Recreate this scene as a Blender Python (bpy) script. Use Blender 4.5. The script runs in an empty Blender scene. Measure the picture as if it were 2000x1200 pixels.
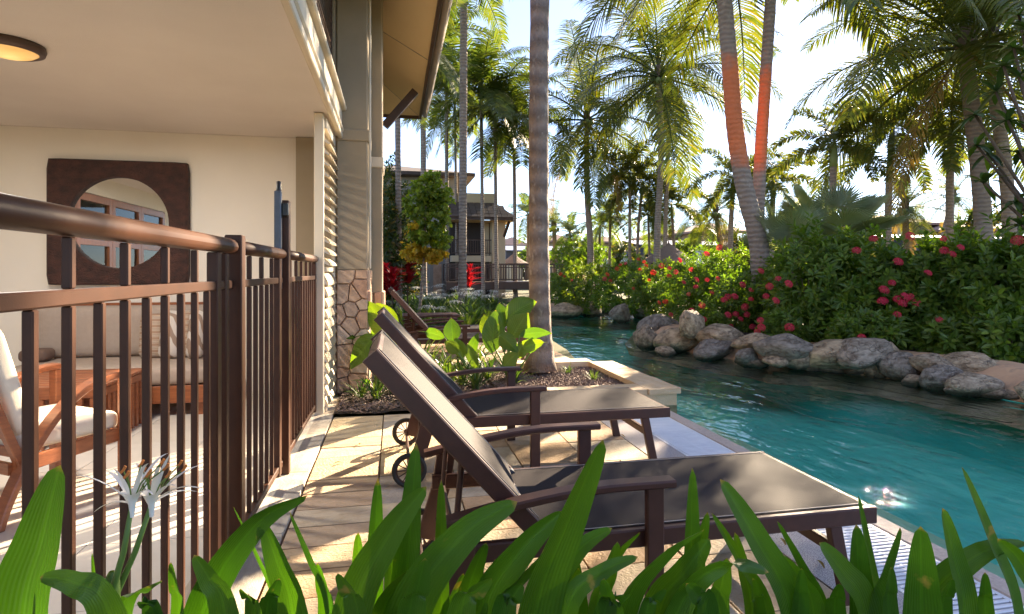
import bpy, bmesh, math, random
from mathutils import Vector, Matrix, noise, Quaternion
SC = bpy.context.scene
COL = SC.collection
V = Vector
PI = math.pi
R = math.radians

# ---------------------------------------------------------------- camera, sky, sun, exposure
H, F, CX, CY = 1.25, 1130.0, 1000.0, 530.0
YAW = math.atan(230 / F)
FWD = V((math.sin(YAW), math.cos(YAW), 0)); RGT = V((math.cos(YAW), -math.sin(YAW), 0)); UPV = V((0, 0, 1))
cd = bpy.data.cameras.new('camera'); cam = bpy.data.objects.new('camera', cd); COL.objects.link(cam)
cam.location = (0, 0, H); cam.rotation_euler = (PI / 2, 0, -YAW)
cd.sensor_width = 36; cd.lens = F / 2000 * 36; cd.shift_y = -70 / 2000; cd.clip_start = .05; cd.clip_end = 3000
SC.camera = cam

SUN_EL, SUN_AZ = R(22), R(46)          # azimuth clockwise from +Y (the way into the picture)
W = bpy.data.worlds.new('World'); SC.world = W; W.use_nodes = True
nt = W.node_tree; nt.nodes.clear()
def wn(t, **k):
    n = nt.nodes.new(t)
    for a, b in k.items(): setattr(n, a, b)
    return n
sky = wn('ShaderNodeTexSky', sky_type='NISHITA', sun_disc=False, sun_elevation=SUN_EL, sun_rotation=SUN_AZ, air_density=.75, dust_density=.12, ozone_density=3.0)
tc = wn('ShaderNodeTexCoord'); mp = wn('ShaderNodeMapping'); mp.inputs['Scale'].default_value = (1, 1, 3.2)
nz = wn('ShaderNodeTexNoise'); nz.inputs['Scale'].default_value = 2.1; nz.inputs['Detail'].default_value = 7; nz.inputs['Roughness'].default_value = .62; nz.inputs['Distortion'].default_value = .6
rp = wn('ShaderNodeValToRGB'); rp.color_ramp.elements[0].position = .25; rp.color_ramp.elements[1].position = .70; rp.color_ramp.elements[0].color = (.62, .62, .62, 1)
mx = wn('ShaderNodeMixRGB'); bg = wn('ShaderNodeBackground'); out = wn('ShaderNodeOutputWorld')
fac = wn('ShaderNodeMath', operation='MULTIPLY'); fac.inputs[1].default_value = .92
L = nt.links.new
L(tc.outputs['Generated'], mp.inputs[0]); L(mp.outputs[0], nz.inputs[0]); L(nz.outputs[0], rp.inputs[0]); L(rp.outputs[0], fac.inputs[0])
L(sky.outputs[0], mx.inputs[1]); mx.inputs[2].default_value = (1.40, 1.37, 1.78, 1)   # a thin veil of high cloud, the same all round; L(fac.outputs[0], mx.inputs[0])
L(mx.outputs[0], bg.inputs[0]); L(bg.outputs[0], out.inputs[0])
bg.inputs[1].default_value = .074
sd = bpy.data.lights.new('sun', 'SUN'); sun = bpy.data.objects.new('sun', sd); COL.objects.link(sun)
sd.energy = 3.6; sd.angle = R(.5); sd.color = (1, .80, .56)
SUNV = V((math.sin(SUN_AZ) * math.cos(SUN_EL), math.cos(SUN_AZ) * math.cos(SUN_EL), math.sin(SUN_EL)))
sun.rotation_euler = SUNV.to_track_quat('Z', 'Y').to_euler()
vs = SC.view_settings; vs.view_transform = 'Standard'; vs.look = 'None'; vs.gamma = 1; vs.exposure = 3.05
try: vs.use_curve_mapping = False
except Exception: pass
SC.render.engine = 'CYCLES'
cy = SC.cycles; cy.use_denoising = True; cy.max_bounces = 10; cy.diffuse_bounces = 5; cy.glossy_bounces = 4; cy.transparent_max_bounces = 16; cy.transmission_bounces = 6
cy.sample_clamp_indirect = 6; cy.caustics_reflective = False; cy.caustics_refractive = False
try: cy.denoiser = 'OPENIMAGEDENOISE'; cy.denoising_input_passes = 'RGB_ALBEDO_NORMAL'
except Exception: pass

# ---------------------------------------------------------------- pixel helpers (2000 x 1200 photograph -> a point in the place)
def ray(px, py): return FWD + RGT * ((px - CX) / F) + UPV * ((CY - py) / F)
def at(px, py, t): return V((0, 0, H)) + ray(px, py) * t
def G(px, py, z=0): return at(px, py, F * (H - z) / (py - CY))
def PY(px, py, Y): r = ray(px, py); return V((0, 0, H)) + r * (Y / r.y)
def PX(px, py, X): r = ray(px, py); return V((0, 0, H)) + r * (X / r.x)
def zt(py, t): return H + t * (CY - py) / F

# ---------------------------------------------------------------- materials
def mat(name, c1, c2=None, scale=6, rough=.6, bump=0, bscale=40, stretch=(1, 1, 1), metal=0, ramp=None, rnd=0, det=5, transl=0, tcol=None, island=False, spec=.5, cpos=(.35, .65), wave=None, coat=0, sheen=0, spots=None):
    m = bpy.data.materials.new(name); m.use_nodes = True; t = m.node_tree; N = t.nodes; lk = t.links.new
    b = N['Principled BSDF']; b.inputs['Roughness'].default_value = rough; b.inputs['Metallic'].default_value = metal; b.inputs['Specular IOR Level'].default_value = spec
    if coat: b.inputs['Coat Weight'].default_value = coat; b.inputs['Coat Roughness'].default_value = .15
    if sheen: b.inputs['Sheen Weight'].default_value = sheen; b.inputs['Sheen Roughness'].default_value = .4
    co = N.new('ShaderNodeTexCoord'); oi = N.new('ShaderNodeObjectInfo'); ad = N.new('ShaderNodeVectorMath'); ad.operation = 'MULTIPLY_ADD'
    ad.inputs[1].default_value = (1, 1, 1); cb = N.new('ShaderNodeCombineXYZ'); ml = N.new('ShaderNodeMath'); ml.operation = 'MULTIPLY'; ml.inputs[1].default_value = 53
    lk(oi.outputs['Random'], ml.inputs[0]); [lk(ml.outputs[0], cb.inputs[i]) for i in range(3)]
    lk(co.outputs['Object'], ad.inputs[0]); lk(cb.outputs[0], ad.inputs[2])
    mpn = N.new('ShaderNodeMapping'); mpn.inputs['Scale'].default_value = stretch; lk(ad.outputs[0], mpn.inputs[0]); vec = mpn.outputs[0]
    n1 = N.new('ShaderNodeTexNoise'); n1.inputs['Scale'].default_value = scale; n1.inputs['Detail'].default_value = det; n1.inputs['Roughness'].default_value = .6; lk(vec, n1.inputs[0])
    col = None
    c2 = c2 or tuple(x * .8 for x in c1)
    r = N.new('ShaderNodeValToRGB'); e = r.color_ramp.elements
    e[0].position, e[1].position = cpos; e[0].color = (*c1, 1); e[1].color = (*c2, 1)
    src = n1.outputs[0]
    if wave:
        w = N.new('ShaderNodeTexWave'); w.wave_type = 'BANDS'; w.bands_direction = wave[0]; w.inputs['Scale'].default_value = wave[1]; w.inputs['Distortion'].default_value = wave[2]; w.inputs['Detail'].default_value = 3; w.inputs['Detail Scale'].default_value = 1.5
        lk(vec, w.inputs[0]); mxx = N.new('ShaderNodeMath'); mxx.operation = 'MULTIPLY_ADD'; mxx.inputs[1].default_value = .45; lk(w.outputs[1], mxx.inputs[0])
        m5 = N.new('ShaderNodeMath'); m5.operation = 'MULTIPLY'; m5.inputs[1].default_value = .55; lk(n1.outputs[0], m5.inputs[0]); lk(m5.outputs[0], mxx.inputs[2]); src = mxx.outputs[0]
    lk(src, r.inputs[0]); col = r.outputs[0]
    if ramp:      # one colour per object, or per leaf of a mesh
        rr = N.new('ShaderNodeValToRGB'); rr.color_ramp.interpolation = 'LINEAR'
        while len(rr.color_ramp.elements) < len(ramp): rr.color_ramp.elements.new(.5)
        for i, c in enumerate(ramp): rr.color_ramp.elements[i].position = i / max(1, len(ramp) - 1); rr.color_ramp.elements[i].color = (*c, 1)
        if island: g = N.new('ShaderNodeNewGeometry'); lk(g.outputs['Random Per Island'], rr.inputs[0])
        else: lk(oi.outputs['Random'], rr.inputs[0])
        mm = N.new('ShaderNodeMixRGB'); mm.blend_type = 'MULTIPLY'; mm.inputs[0].default_value = 1; lk(rr.outputs[0], mm.inputs[1]); lk(col, mm.inputs[2]); col = mm.outputs[0]
    if spots:     # weather stains: colour, scale, amount
        n3 = N.new('ShaderNodeTexNoise'); n3.inputs['Scale'].default_value = spots[1]; n3.inputs['Detail'].default_value = 6; lk(vec, n3.inputs[0])
        r3 = N.new('ShaderNodeValToRGB'); r3.color_ramp.elements[0].position = spots[2]; r3.color_ramp.elements[1].position = spots[2] + .16; lk(n3.outputs[0], r3.inputs[0])
        m3 = N.new('ShaderNodeMixRGB'); lk(r3.outputs[0], m3.inputs[0]); lk(col, m3.inputs[1]); m3.inputs[2].default_value = (*spots[0], 1); col = m3.outputs[0]
    lk(col, b.inputs['Base Color'])
    if bump:
        n2 = N.new('ShaderNodeTexNoise'); n2.inputs['Scale'].default_value = bscale; n2.inputs['Detail'].default_value = 6; lk(vec, n2.inputs[0])
        bp = N.new('ShaderNodeBump'); bp.inputs['Strength'].default_value = bump; bp.inputs['Distance'].default_value = .02
        if wave:
            ma = N.new('ShaderNodeMath'); ma.operation = 'ADD'; lk(n2.outputs[0], ma.inputs[0]); lk(w.outputs[1], ma.inputs[1]); lk(ma.outputs[0], bp.inputs['Height'])
        else: lk(n2.outputs[0], bp.inputs['Height'])
        lk(bp.outputs[0], b.inputs['Normal'])
    if transl:
        tb = N.new('ShaderNodeBsdfTranslucent'); ms = N.new('ShaderNodeMixShader'); ms.inputs[0].default_value = transl
        tm = N.new('ShaderNodeMixRGB'); tm.blend_type = 'MULTIPLY'; tm.inputs[0].default_value = 1; tm.inputs[2].default_value = (*(tcol or (1.6, 1.5, .5)), 1); lk(col, tm.inputs[1]); lk(tm.outputs[0], tb.inputs[0])
        lk(b.outputs[0], ms.inputs[1]); lk(tb.outputs[0], ms.inputs[2]); lk(ms.outputs[0], N['Material Output'].inputs[0])
    return m

W1 = (1, 1, 1)
M = {}
M['plaster'] = mat('cream_plaster', (.80, .73, .63), (.78, .71, .61), 2.5, .9, .15, 160)
M['ceilp'] = mat('stucco_ceiling', (.74, .67, .60), (.70, .63, .56), 1.5, .95, .3, 190)
M['col'] = mat('grey_tan_render', (.36, .29, .20), (.32, .26, .175), 2, .9, .15, 150)
M['cream'] = mat('cream_paint', (.70, .60, .45), (.66, .57, .43), 3, .6, .05, 90)
M['soff'] = mat('soffit_board', (.72, .57, .34), (.69, .54, .32), 1.2, .85, .05, 40)
M['fascia'] = mat('dark_brown_fascia', (.085, .045, .03), (.06, .032, .022), 6, .45, .05, 50)
M['gutter'] = mat('weathered_gutter', (.42, .36, .30), (.28, .23, .18), 9, .45, .1, 60, stretch=(1, .2, 1))
M['brownmetal'] = mat('brown_powder_coat', (.066, .026, .014), (.052, .021, .012), 12, .42, .04, 300, spec=.25)
M['steel'] = mat('grey_latch_metal', (.09, .10, .13), (.07, .08, .10), 10, .4, metal=.3)
M['black'] = mat('black_plastic', (.015, .015, .017), None, 10, .45)
M['kerb'] = mat('pale_kerb_stone', (.56, .50, .41), (.46, .40, .32), 7, .75, .25, 60, spots=((.33, .28, .22), 3.5, .60))
M['ptile'] = mat('patio_tile', (.66, .61, .54), (.62, .57, .50), 4, .5, .06, 60, ramp=[(.96, .96, .96), (1, 1, 1), (1.0, .98, .95)])
SAND = [(.62, .48, .27), (.66, .55, .38), (.52, .36, .22), (.60, .50, .36), (.45, .40, .34), (.68, .58, .42), (.56, .34, .20), (.63, .50, .30), (.50, .43, .33)]
M['paver'] = mat('sandstone_paver', W1, (.84, .79, .72), 4.5, .72, .45, 30, ramp=SAND, spots=((.42, .30, .19), 3.1, .60), stretch=(1, 1, 1))
M['cope'] = mat('sandstone_coping', W1, (.86, .80, .70), 4, .7, .25, 60, ramp=[(.68, .53, .34), (.62, .46, .29), (.70, .58, .40)])
M['clad'] = mat('flagstone', W1, (.78, .72, .66), 5, .75, .5, 24, ramp=[(.55, .35, .24), (.60, .44, .31), (.50, .30, .20), (.64, .51, .38), (.57, .36, .23), (.50, .38, .29)])
M['mortar'] = mat('mortar', (.34, .22, .15), (.27, .18, .12), 20, .95, .3, 90)
M['aggr'] = mat('exposed_aggregate', (.60, .55, .52), (.30, .26, .26), 190, .7, .5, 190, det=2, cpos=(.42, .56))
M['poolrim'] = mat('pool_rim', (.58, .47, .40), (.46, .36, .30), 60, .6, .2, 120)
M['grate'] = mat('white_grate_plastic', (.74, .75, .78), (.66, .67, .71), 8, .4)
M['soil'] = mat('dark_mulch', (.075, .048, .032), (.030, .020, .014), 40, .95, 1.0, 60)
M['gravel'] = mat('brown_gravel', W1, (.85, .8, .75), 20, .9, .4, 60, ramp=[(.11, .075, .06), (.20, .14, .11), (.26, .19, .16), (.15, .10, .08)], island=True)
M['ground'] = mat('lawn_ground', (.07, .085, .03), (.11, .10, .05), .9, .95, .4, 30)
M['poolfloor'] = mat('pool_tile', (.19, .84, .68), (.12, .68, .58), 1.6, .6, spots=((.07, .46, .42), 2.6, .60))
M['poolledge'] = mat('pool_ledge', (.55, .80, .58), (.62, .78, .50), 2.2, .6)
M['poolrock'] = mat('pool_rock_bed', (.20, .52, .36), (.36, .52, .32), 1.5, .7, .3, 8)
M['bankmortar'] = mat('orange_render_bank', (.60, .36, .20), (.48, .29, .17), 5, .85, .4, 20, spots=((.20, .15, .11), 4, .56))
M['rock'] = mat('river_boulder', W1, (.38, .34, .30), 3.2, .8, 1.0, 9, ramp=[(.43, .33, .22), (.56, .42, .26), (.32, .27, .22), (.60, .44, .27), (.48, .38, .26), (.27, .235, .20), (.52, .40, .26)], spots=((.13, .10, .07), 2.6, .57))
M['timber'] = mat('oiled_timber', (.36, .115, .04), (.24, .074, .027), 7, .45, .12, 40, stretch=(1, 1, 8), coat=.2)
M['dframe'] = mat('door_timber', (.38, .15, .075), (.29, .11, .05), 6, .4, .05, 30, stretch=(4, 4, .5))
M['carved'] = mat('carved_dark_timber', (.075, .028, .020), (.032, .014, .011), 12, .75, 1.0, 60, stretch=(1, 1, 1.5))
M['taupe'] = mat('taupe_canvas', (.40, .32, .26), (.37, .295, .24), 30, .95, .15, 260)
M['creamcush'] = mat('cream_canvas', (.80, .72, .58), (.76, .68, .54), 20, .9, .12, 200)
M['dkcush'] = mat('brown_canvas', (.16, .10, .075), None, 20, .9)
M['sling'] = mat('charcoal_sling_mesh', (.036, .028, .031), (.027, .021, .023), 420, .65, .2, 500, det=1, spec=.12, stretch=(1, 6, 1))
M['lframe'] = mat('lounger_brown_frame', (.080, .034, .026), (.064, .028, .022), 14, .42, .04, 200, spec=.35)
M['rubber'] = mat('black_rubber', (.02, .018, .017), None, 10, .6)
M['lrim'] = mat('pale_seam', (.42, .36, .33), None, 10, .5)
M['bark'] = mat('ringed_grey_bark', (.34, .27, .21), (.20, .155, .125), 9, .9, .6, 26, cpos=(.12, .88), wave=('Z', 3.6, 3), spots=((.42, .36, .30), 7, .60))
M['barkp'] = mat('mottled_palm_bark', (.30, .225, .175), (.15, .11, .09), 22, .9, 1.0, 46, stretch=(1, 1, .7), cpos=(.2, .8), wave=('Z', 2.2, 2.5), spots=((.40, .34, .28), 13, .58))
M['barkglow'] = mat('sun_glow_bark', (.58, .17, .07), (.44, .12, .05), 7, .85, .5, 30, wave=('Z', 1.2, 6))  # bark with warm sun glow painted into its colour; unused
M['shaft'] = mat('green_crownshaft', (.17, .24, .06), (.22, .27, .09), 3, .5, 0, stretch=(1, 1, .2))
LF = dict(rough=.42, island=True, transl=.42)
M['coco'] = mat('coconut_frond', W1, (.8, .85, .8), 2, ramp=[(.055, .085, .018), (.085, .115, .022), (.13, .14, .025), (.065, .10, .022), (.16, .13, .03)], tcol=(1.9, 1.75, .5), **LF)
M['fox'] = mat('foxtail_frond', W1, (.8, .85, .8), 2, ramp=[(.05, .085, .02), (.085, .12, .026), (.15, .145, .03), (.06, .10, .022)], tcol=(1.9, 1.7, .5), **LF)
M['alex'] = mat('feather_frond', W1, (.8, .85, .8), 2, ramp=[(.05, .085, .02), (.08, .115, .027), (.12, .135, .035), (.045, .072, .02)], tcol=(1.8, 1.8, .5), **LF)
M['dead'] = mat('dry_frond', W1, (.7, .7, .7), 2, ramp=[(.22, .15, .05), (.30, .20, .06)], **LF)
M['fan'] = mat('fan_palm_leaf', (.24, .29, .17), (.18, .24, .13), 2, .5, transl=.4)
M['hedge'] = mat('ixora_leaf', W1, (.8, .85, .8), 3, ramp=[(.07, .125, .018), (.115, .19, .027), (.19, .255, .036), (.08, .14, .022), (.165, .20, .032)], tcol=(1.7, 1.9, .4), **LF)
M['hedgel'] = mat('lime_leaf', W1, (.8, .85, .8), 3, ramp=[(.10, .16, .02), (.17, .22, .028), (.07, .12, .02), (.22, .23, .035)], tcol=(1.7, 1.8, .4), **LF)
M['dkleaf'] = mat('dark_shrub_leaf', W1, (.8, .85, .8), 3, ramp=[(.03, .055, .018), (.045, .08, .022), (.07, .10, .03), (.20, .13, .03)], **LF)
M['ytree'] = mat('lime_round_leaf', W1, (.8, .85, .8), 3, ramp=[(.16, .24, .03), (.27, .33, .04), (.10, .17, .03), (.32, .34, .05)], tcol=(1.7, 1.7, .4), **LF)
M['yellow'] = mat('yellow_leaf', W1, (.9, .9, .9), 3, ramp=[(.55, .36, .03), (.62, .42, .04), (.45, .38, .05)], rough=.45, island=True, transl=.5, tcol=(1.3, 1.2, .6))
M['redleaf'] = mat('red_cordyline_leaf', W1, (.8, .8, .8), 3, ramp=[(.30, .012, .03), (.18, .010, .02), (.40, .03, .03), (.12, .01, .02)], rough=.4, island=True, transl=.4, tcol=(1.6, .6, .6))
M['ixred'] = mat('red_flower', W1, (.85, .8, .85), 4, ramp=[(.72, .035, .09), (.80, .06, .13), (.66, .02, .06)], rough=.6, island=True, transl=.35, tcol=(1.2, .7, .8))
M['ixor'] = mat('orange_red_flower', W1, (.85, .8, .85), 4, ramp=[(.70, .05, .03), (.75, .09, .04), (.62, .03, .03)], rough=.6, island=True, transl=.35, tcol=(1.2, .8, .8))
M['stem'] = mat('brown_stem', (.13, .085, .05), (.09, .06, .035), 10, .85, .3, 30)
M['gstem'] = mat('green_stem', (.14, .24, .045), (.11, .19, .04), 6, .5, transl=.2)
M['lily'] = mat('lily_leaf', (.044, .122, .010), (.066, .155, .013), 2.2, .36, .12, 9, stretch=(1, 1, 1), transl=.42, tcol=(1.5, 1.65, .3), rnd=1, ramp=[(.62, .70, .80), (1, 1, 1), (1.25, 1.1, .9), (.8, .9, .8)], cpos=(.3, .7))
M['canna'] = mat('broad_leaf', (.085, .17, .02), (.13, .21, .026), 3, .38, .08, 12, transl=.48, tcol=(1.7, 1.6, .35), ramp=[(.6, .75, .8), (1, 1, 1), (1.35, 1.15, .8)])
M['gardenlily'] = mat('garden_strap_leaf', W1, (.8, .9, .8), 3, ramp=[(.035, .08, .018), (.06, .115, .024), (.10, .15, .035), (.15, .19, .06)], **LF)
M['petal'] = mat('white_petal', (.90, .87, .80), (.86, .83, .77), 5, .5, transl=.15, tcol=(1, 1, 1))
M['anther'] = mat('orange_anther', (.62, .20, .04), None, 5, .7)
M['plum'] = mat('frangipani_leaf', W1, (.85, .9, .85), 2, ramp=[(.028, .055, .018), (.045, .08, .02), (.08, .13, .02)], rough=.35, transl=.3, tcol=(1.6, 1.8, .4))
M['tileroof'] = mat('brown_roof_tile', W1, (.75, .7, .68), 4, .85, .3, 20, ramp=[(.075, .058, .052), (.10, .075, .066), (.13, .098, .086)], island=True)
M['warmroof'] = mat('terracotta_roof', (.33, .21, .16), (.26, .165, .13), 4, .85, .4, 8, wave=('Z', 3, .6))
M['bwall'] = mat('grey_rendered_wall', (.30, .285, .26), (.27, .255, .23), 1.2, .9, .1, 20)
M['bwall2'] = mat('cream_rendered_wall', (.58, .48, .32), (.54, .44, .29), 1.2, .9, .1, 20)
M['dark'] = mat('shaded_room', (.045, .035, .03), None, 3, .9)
M['blue'] = mat('blue_grey_metal_roof', (.28, .31, .38), (.24, .27, .34), 1.5, .5, .1, 6)
M['bluedk'] = mat('navy_band', (.075, .085, .12), None, 2, .6)
M['thatch'] = mat('thatch', (.27, .20, .17), (.15, .11, .095), 9, .95, .9, 18, stretch=(6, 6, 1))
M['canvas'] = mat('white_canvas', (.74, .76, .82), None, 3, .8)
M['paving2'] = mat('far_terrace', (.58, .49, .36), (.50, .41, .29), 3, .8, .2, 20)

def add_veins(m, kind):
    t = m.node_tree; N = t.nodes; lk = t.links.new; b = N['Principled BSDF']; src = b.inputs['Base Color'].links[0].from_socket; fans = [l.to_socket for l in src.links]
    uv = N.new('ShaderNodeUVMap'); sp = N.new('ShaderNodeSeparateXYZ'); lk(uv.outputs[0], sp.inputs[0])
    ab = N.new('ShaderNodeMath'); ab.operation = 'MULTIPLY_ADD'; ab.inputs[1].default_value = 2; ab.inputs[2].default_value = -1; lk(sp.outputs[0], ab.inputs[0]); a2 = N.new('ShaderNodeMath'); a2.operation = 'ABSOLUTE'; lk(ab.outputs[0], a2.inputs[0])
    ph = N.new('ShaderNodeMath'); ph.operation = 'MULTIPLY'
    if kind == 'strap': ph.inputs[1].default_value = 85; lk(sp.outputs[0], ph.inputs[0])
    else:
        mm = N.new('ShaderNodeMath'); mm.operation = 'MULTIPLY_ADD'; mm.inputs[1].default_value = -.22; lk(a2.outputs[0], mm.inputs[0]); lk(sp.outputs[1], mm.inputs[2]); ph.inputs[1].default_value = 90; lk(mm.outputs[0], ph.inputs[0])
    sn = N.new('ShaderNodeMath'); sn.operation = 'SINE'; lk(ph.outputs[0], sn.inputs[0])
    vm = N.new('ShaderNodeMapRange'); vm.inputs[1].default_value = -1; vm.inputs[2].default_value = 1; vm.inputs[3].default_value = .93; vm.inputs[4].default_value = 1.03; lk(sn.outputs[0], vm.inputs[0])
    rib = N.new('ShaderNodeMapRange'); rib.inputs[1].default_value = .03; rib.inputs[2].default_value = .10; rib.inputs[3].default_value = 1.22; rib.inputs[4].default_value = 1.0; lk(a2.outputs[0], rib.inputs[0])
    mu_ = N.new('ShaderNodeMath'); mu_.operation = 'MULTIPLY'; lk(vm.outputs[0], mu_.inputs[0]); lk(rib.outputs[0], mu_.inputs[1])
    mc_ = N.new('ShaderNodeVectorMath'); mc_.operation = 'SCALE'; lk(src, mc_.inputs[0]); lk(mu_.outputs[0], mc_.inputs['Scale'])
    co = N.new('ShaderNodeTexCoord'); nz_ = N.new('ShaderNodeTexNoise'); nz_.inputs['Scale'].default_value = 16; nz_.inputs['Detail'].default_value = 4; lk(co.outputs['Object'], nz_.inputs[0])
    tp = N.new('ShaderNodeMath'); tp.operation = 'MULTIPLY_ADD'; tp.inputs[1].default_value = .10; lk(nz_.outputs[0], tp.inputs[0]); lk(sp.outputs[1], tp.inputs[2]); tr_ = N.new('ShaderNodeMapRange'); tr_.inputs[1].default_value = 1.015; tr_.inputs[2].default_value = 1.05; lk(tp.outputs[0], tr_.inputs[0])
    bl_ = N.new('ShaderNodeMapRange'); bl_.inputs[1].default_value = .69; bl_.inputs[2].default_value = .74; bl_.inputs[4].default_value = .7; lk(nz_.outputs[0], bl_.inputs[0]); mxm = N.new('ShaderNodeMath'); mxm.operation = 'MAXIMUM'; lk(tr_.outputs[0], mxm.inputs[0]); lk(bl_.outputs[0], mxm.inputs[1])
    mb_ = N.new('ShaderNodeMixRGB'); mb_.inputs[2].default_value = (.30, .20, .07, 1); lk(mxm.outputs[0], mb_.inputs[0]); lk(mc_.outputs[0], mb_.inputs[1])
    for s_ in fans: lk(mb_.outputs[0], s_)
    bp = N.new('ShaderNodeBump'); bp.inputs['Strength'].default_value = .25; bp.inputs['Distance'].default_value = .004; lk(sn.outputs[0], bp.inputs['Height']); lk(bp.outputs[0], b.inputs['Normal'])
add_veins(M['lily'], 'strap'); add_veins(M['canna'], 'broad')
def painted_glow_bark(z0, z1):  # orange sun glow painted into the bark colour between two heights
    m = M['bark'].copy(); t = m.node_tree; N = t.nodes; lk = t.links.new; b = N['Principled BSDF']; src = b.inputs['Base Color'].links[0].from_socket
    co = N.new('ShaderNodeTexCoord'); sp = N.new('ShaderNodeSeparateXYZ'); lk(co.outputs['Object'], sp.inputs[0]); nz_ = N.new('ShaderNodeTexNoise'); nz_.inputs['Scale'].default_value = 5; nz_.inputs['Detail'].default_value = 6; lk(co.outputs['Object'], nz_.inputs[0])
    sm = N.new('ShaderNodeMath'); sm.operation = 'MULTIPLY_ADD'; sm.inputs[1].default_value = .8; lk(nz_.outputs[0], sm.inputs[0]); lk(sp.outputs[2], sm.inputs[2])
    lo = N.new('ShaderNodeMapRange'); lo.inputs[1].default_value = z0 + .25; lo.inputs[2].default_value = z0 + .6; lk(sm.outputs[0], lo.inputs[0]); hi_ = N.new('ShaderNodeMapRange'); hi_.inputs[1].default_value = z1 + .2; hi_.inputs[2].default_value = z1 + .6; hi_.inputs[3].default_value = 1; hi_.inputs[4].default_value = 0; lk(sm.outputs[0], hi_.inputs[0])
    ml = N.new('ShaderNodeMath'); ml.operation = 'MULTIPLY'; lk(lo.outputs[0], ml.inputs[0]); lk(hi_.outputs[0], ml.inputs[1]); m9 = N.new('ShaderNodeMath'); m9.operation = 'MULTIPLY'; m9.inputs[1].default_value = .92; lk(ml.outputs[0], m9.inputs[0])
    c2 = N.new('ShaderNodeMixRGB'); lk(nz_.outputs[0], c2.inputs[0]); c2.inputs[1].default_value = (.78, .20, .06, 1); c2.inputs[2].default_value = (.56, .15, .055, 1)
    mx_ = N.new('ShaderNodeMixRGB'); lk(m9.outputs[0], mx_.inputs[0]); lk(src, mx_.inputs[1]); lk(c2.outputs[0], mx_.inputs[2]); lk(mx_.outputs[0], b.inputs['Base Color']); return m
def wet_line(m, zw):      # boulders are stained dark up to a little above the water
    t = m.node_tree; N = t.nodes; lk = t.links.new; b = N['Principled BSDF']; src = b.inputs['Base Color'].links[0].from_socket
    g = N.new('ShaderNodeNewGeometry'); sp = N.new('ShaderNodeSeparateXYZ'); lk(g.outputs['Position'], sp.inputs[0]); nz_ = N.new('ShaderNodeTexNoise'); nz_.inputs['Scale'].default_value = 9; nz_.inputs['Detail'].default_value = 5; lk(g.outputs['Position'], nz_.inputs[0])
    sm = N.new('ShaderNodeMath'); sm.operation = 'MULTIPLY_ADD'; sm.inputs[1].default_value = -.09; lk(nz_.outputs[0], sm.inputs[0]); lk(sp.outputs[2], sm.inputs[2])
    r = N.new('ShaderNodeMapRange'); r.inputs[1].default_value = zw - .02; r.inputs[2].default_value = zw + .035; lk(sm.outputs[0], r.inputs[0]); mx_ = N.new('ShaderNodeMixRGB'); lk(r.outputs[0], mx_.inputs[0]); mx_.inputs[1].default_value = (.055, .045, .025, 1); lk(src, mx_.inputs[2]); lk(mx_.outputs[0], b.inputs['Base Color'])
    vo = N.new('ShaderNodeTexVoronoi'); vo.feature = 'DISTANCE_TO_EDGE'; vo.inputs['Scale'].default_value = 1.5; wn_ = N.new('ShaderNodeTexNoise'); wn_.inputs['Scale'].default_value = 2.5; co = N.new('ShaderNodeTexCoord'); lk(co.outputs['Object'], wn_.inputs[0]); va = N.new('ShaderNodeVectorMath'); va.operation = 'ADD'; lk(co.outputs['Object'], va.inputs[0]); lk(wn_.outputs['Color'], va.inputs[1]); lk(va.outputs[0], vo.inputs['Vector'])
    cr = N.new('ShaderNodeMapRange'); cr.inputs[1].default_value = 0; cr.inputs[2].default_value = .035; lk(vo.outputs['Distance'], cr.inputs[0]); old = b.inputs['Normal'].links[0].from_node; b2 = N.new('ShaderNodeBump'); b2.inputs['Strength'].default_value = .8; b2.inputs['Distance'].default_value = .03; lk(cr.outputs[0], b2.inputs['Height']); lk(old.outputs[0], b2.inputs['Normal']); lk(b2.outputs[0], b.inputs['Normal'])
wet_line(M['rock'], -.035)
def zblend(m, other, z0, z1):      # the bed turns from algae stained rock near the surface to tile further down
    t = m.node_tree; N = t.nodes; lk = t.links.new; b = N['Principled BSDF']; src = b.inputs['Base Color'].links[0].from_socket
    co = N.new('ShaderNodeTexCoord'); sp = N.new('ShaderNodeSeparateXYZ'); lk(co.outputs['Object'], sp.inputs[0]); nz_ = N.new('ShaderNodeTexNoise'); nz_.inputs['Scale'].default_value = 3; nz_.inputs['Detail'].default_value = 5; lk(co.outputs['Object'], nz_.inputs[0])
    sm = N.new('ShaderNodeMath'); sm.operation = 'MULTIPLY_ADD'; sm.inputs[1].default_value = .3; lk(nz_.outputs[0], sm.inputs[0]); lk(sp.outputs[2], sm.inputs[2])
    r = N.new('ShaderNodeMapRange'); r.inputs[1].default_value = z0; r.inputs[2].default_value = z1; lk(sm.outputs[0], r.inputs[0]); mx_ = N.new('ShaderNodeMixRGB'); lk(r.outputs[0], mx_.inputs[0]); mx_.inputs[1].default_value = (*other, 1); lk(src, mx_.inputs[2]); lk(mx_.outputs[0], b.inputs['Base Color'])
zblend(M['poolrock'], (.09, .71, .63), -.38, .02)
def grid_uv(me, cols, rows):
    uv = me.uv_layers.new(name='UVMap'); li = [0] * len(me.loops); me.loops.foreach_get('vertex_index', li); d = []
    for i in li: d += [(i % (cols + 1)) / cols, (i // (cols + 1)) / rows]
    uv.data.foreach_set('uv', d)
def simple(name, setup):
    m = bpy.data.materials.new(name); m.use_nodes = True; setup(m.node_tree, m.node_tree.nodes, m.node_tree.links.new); return m
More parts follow.
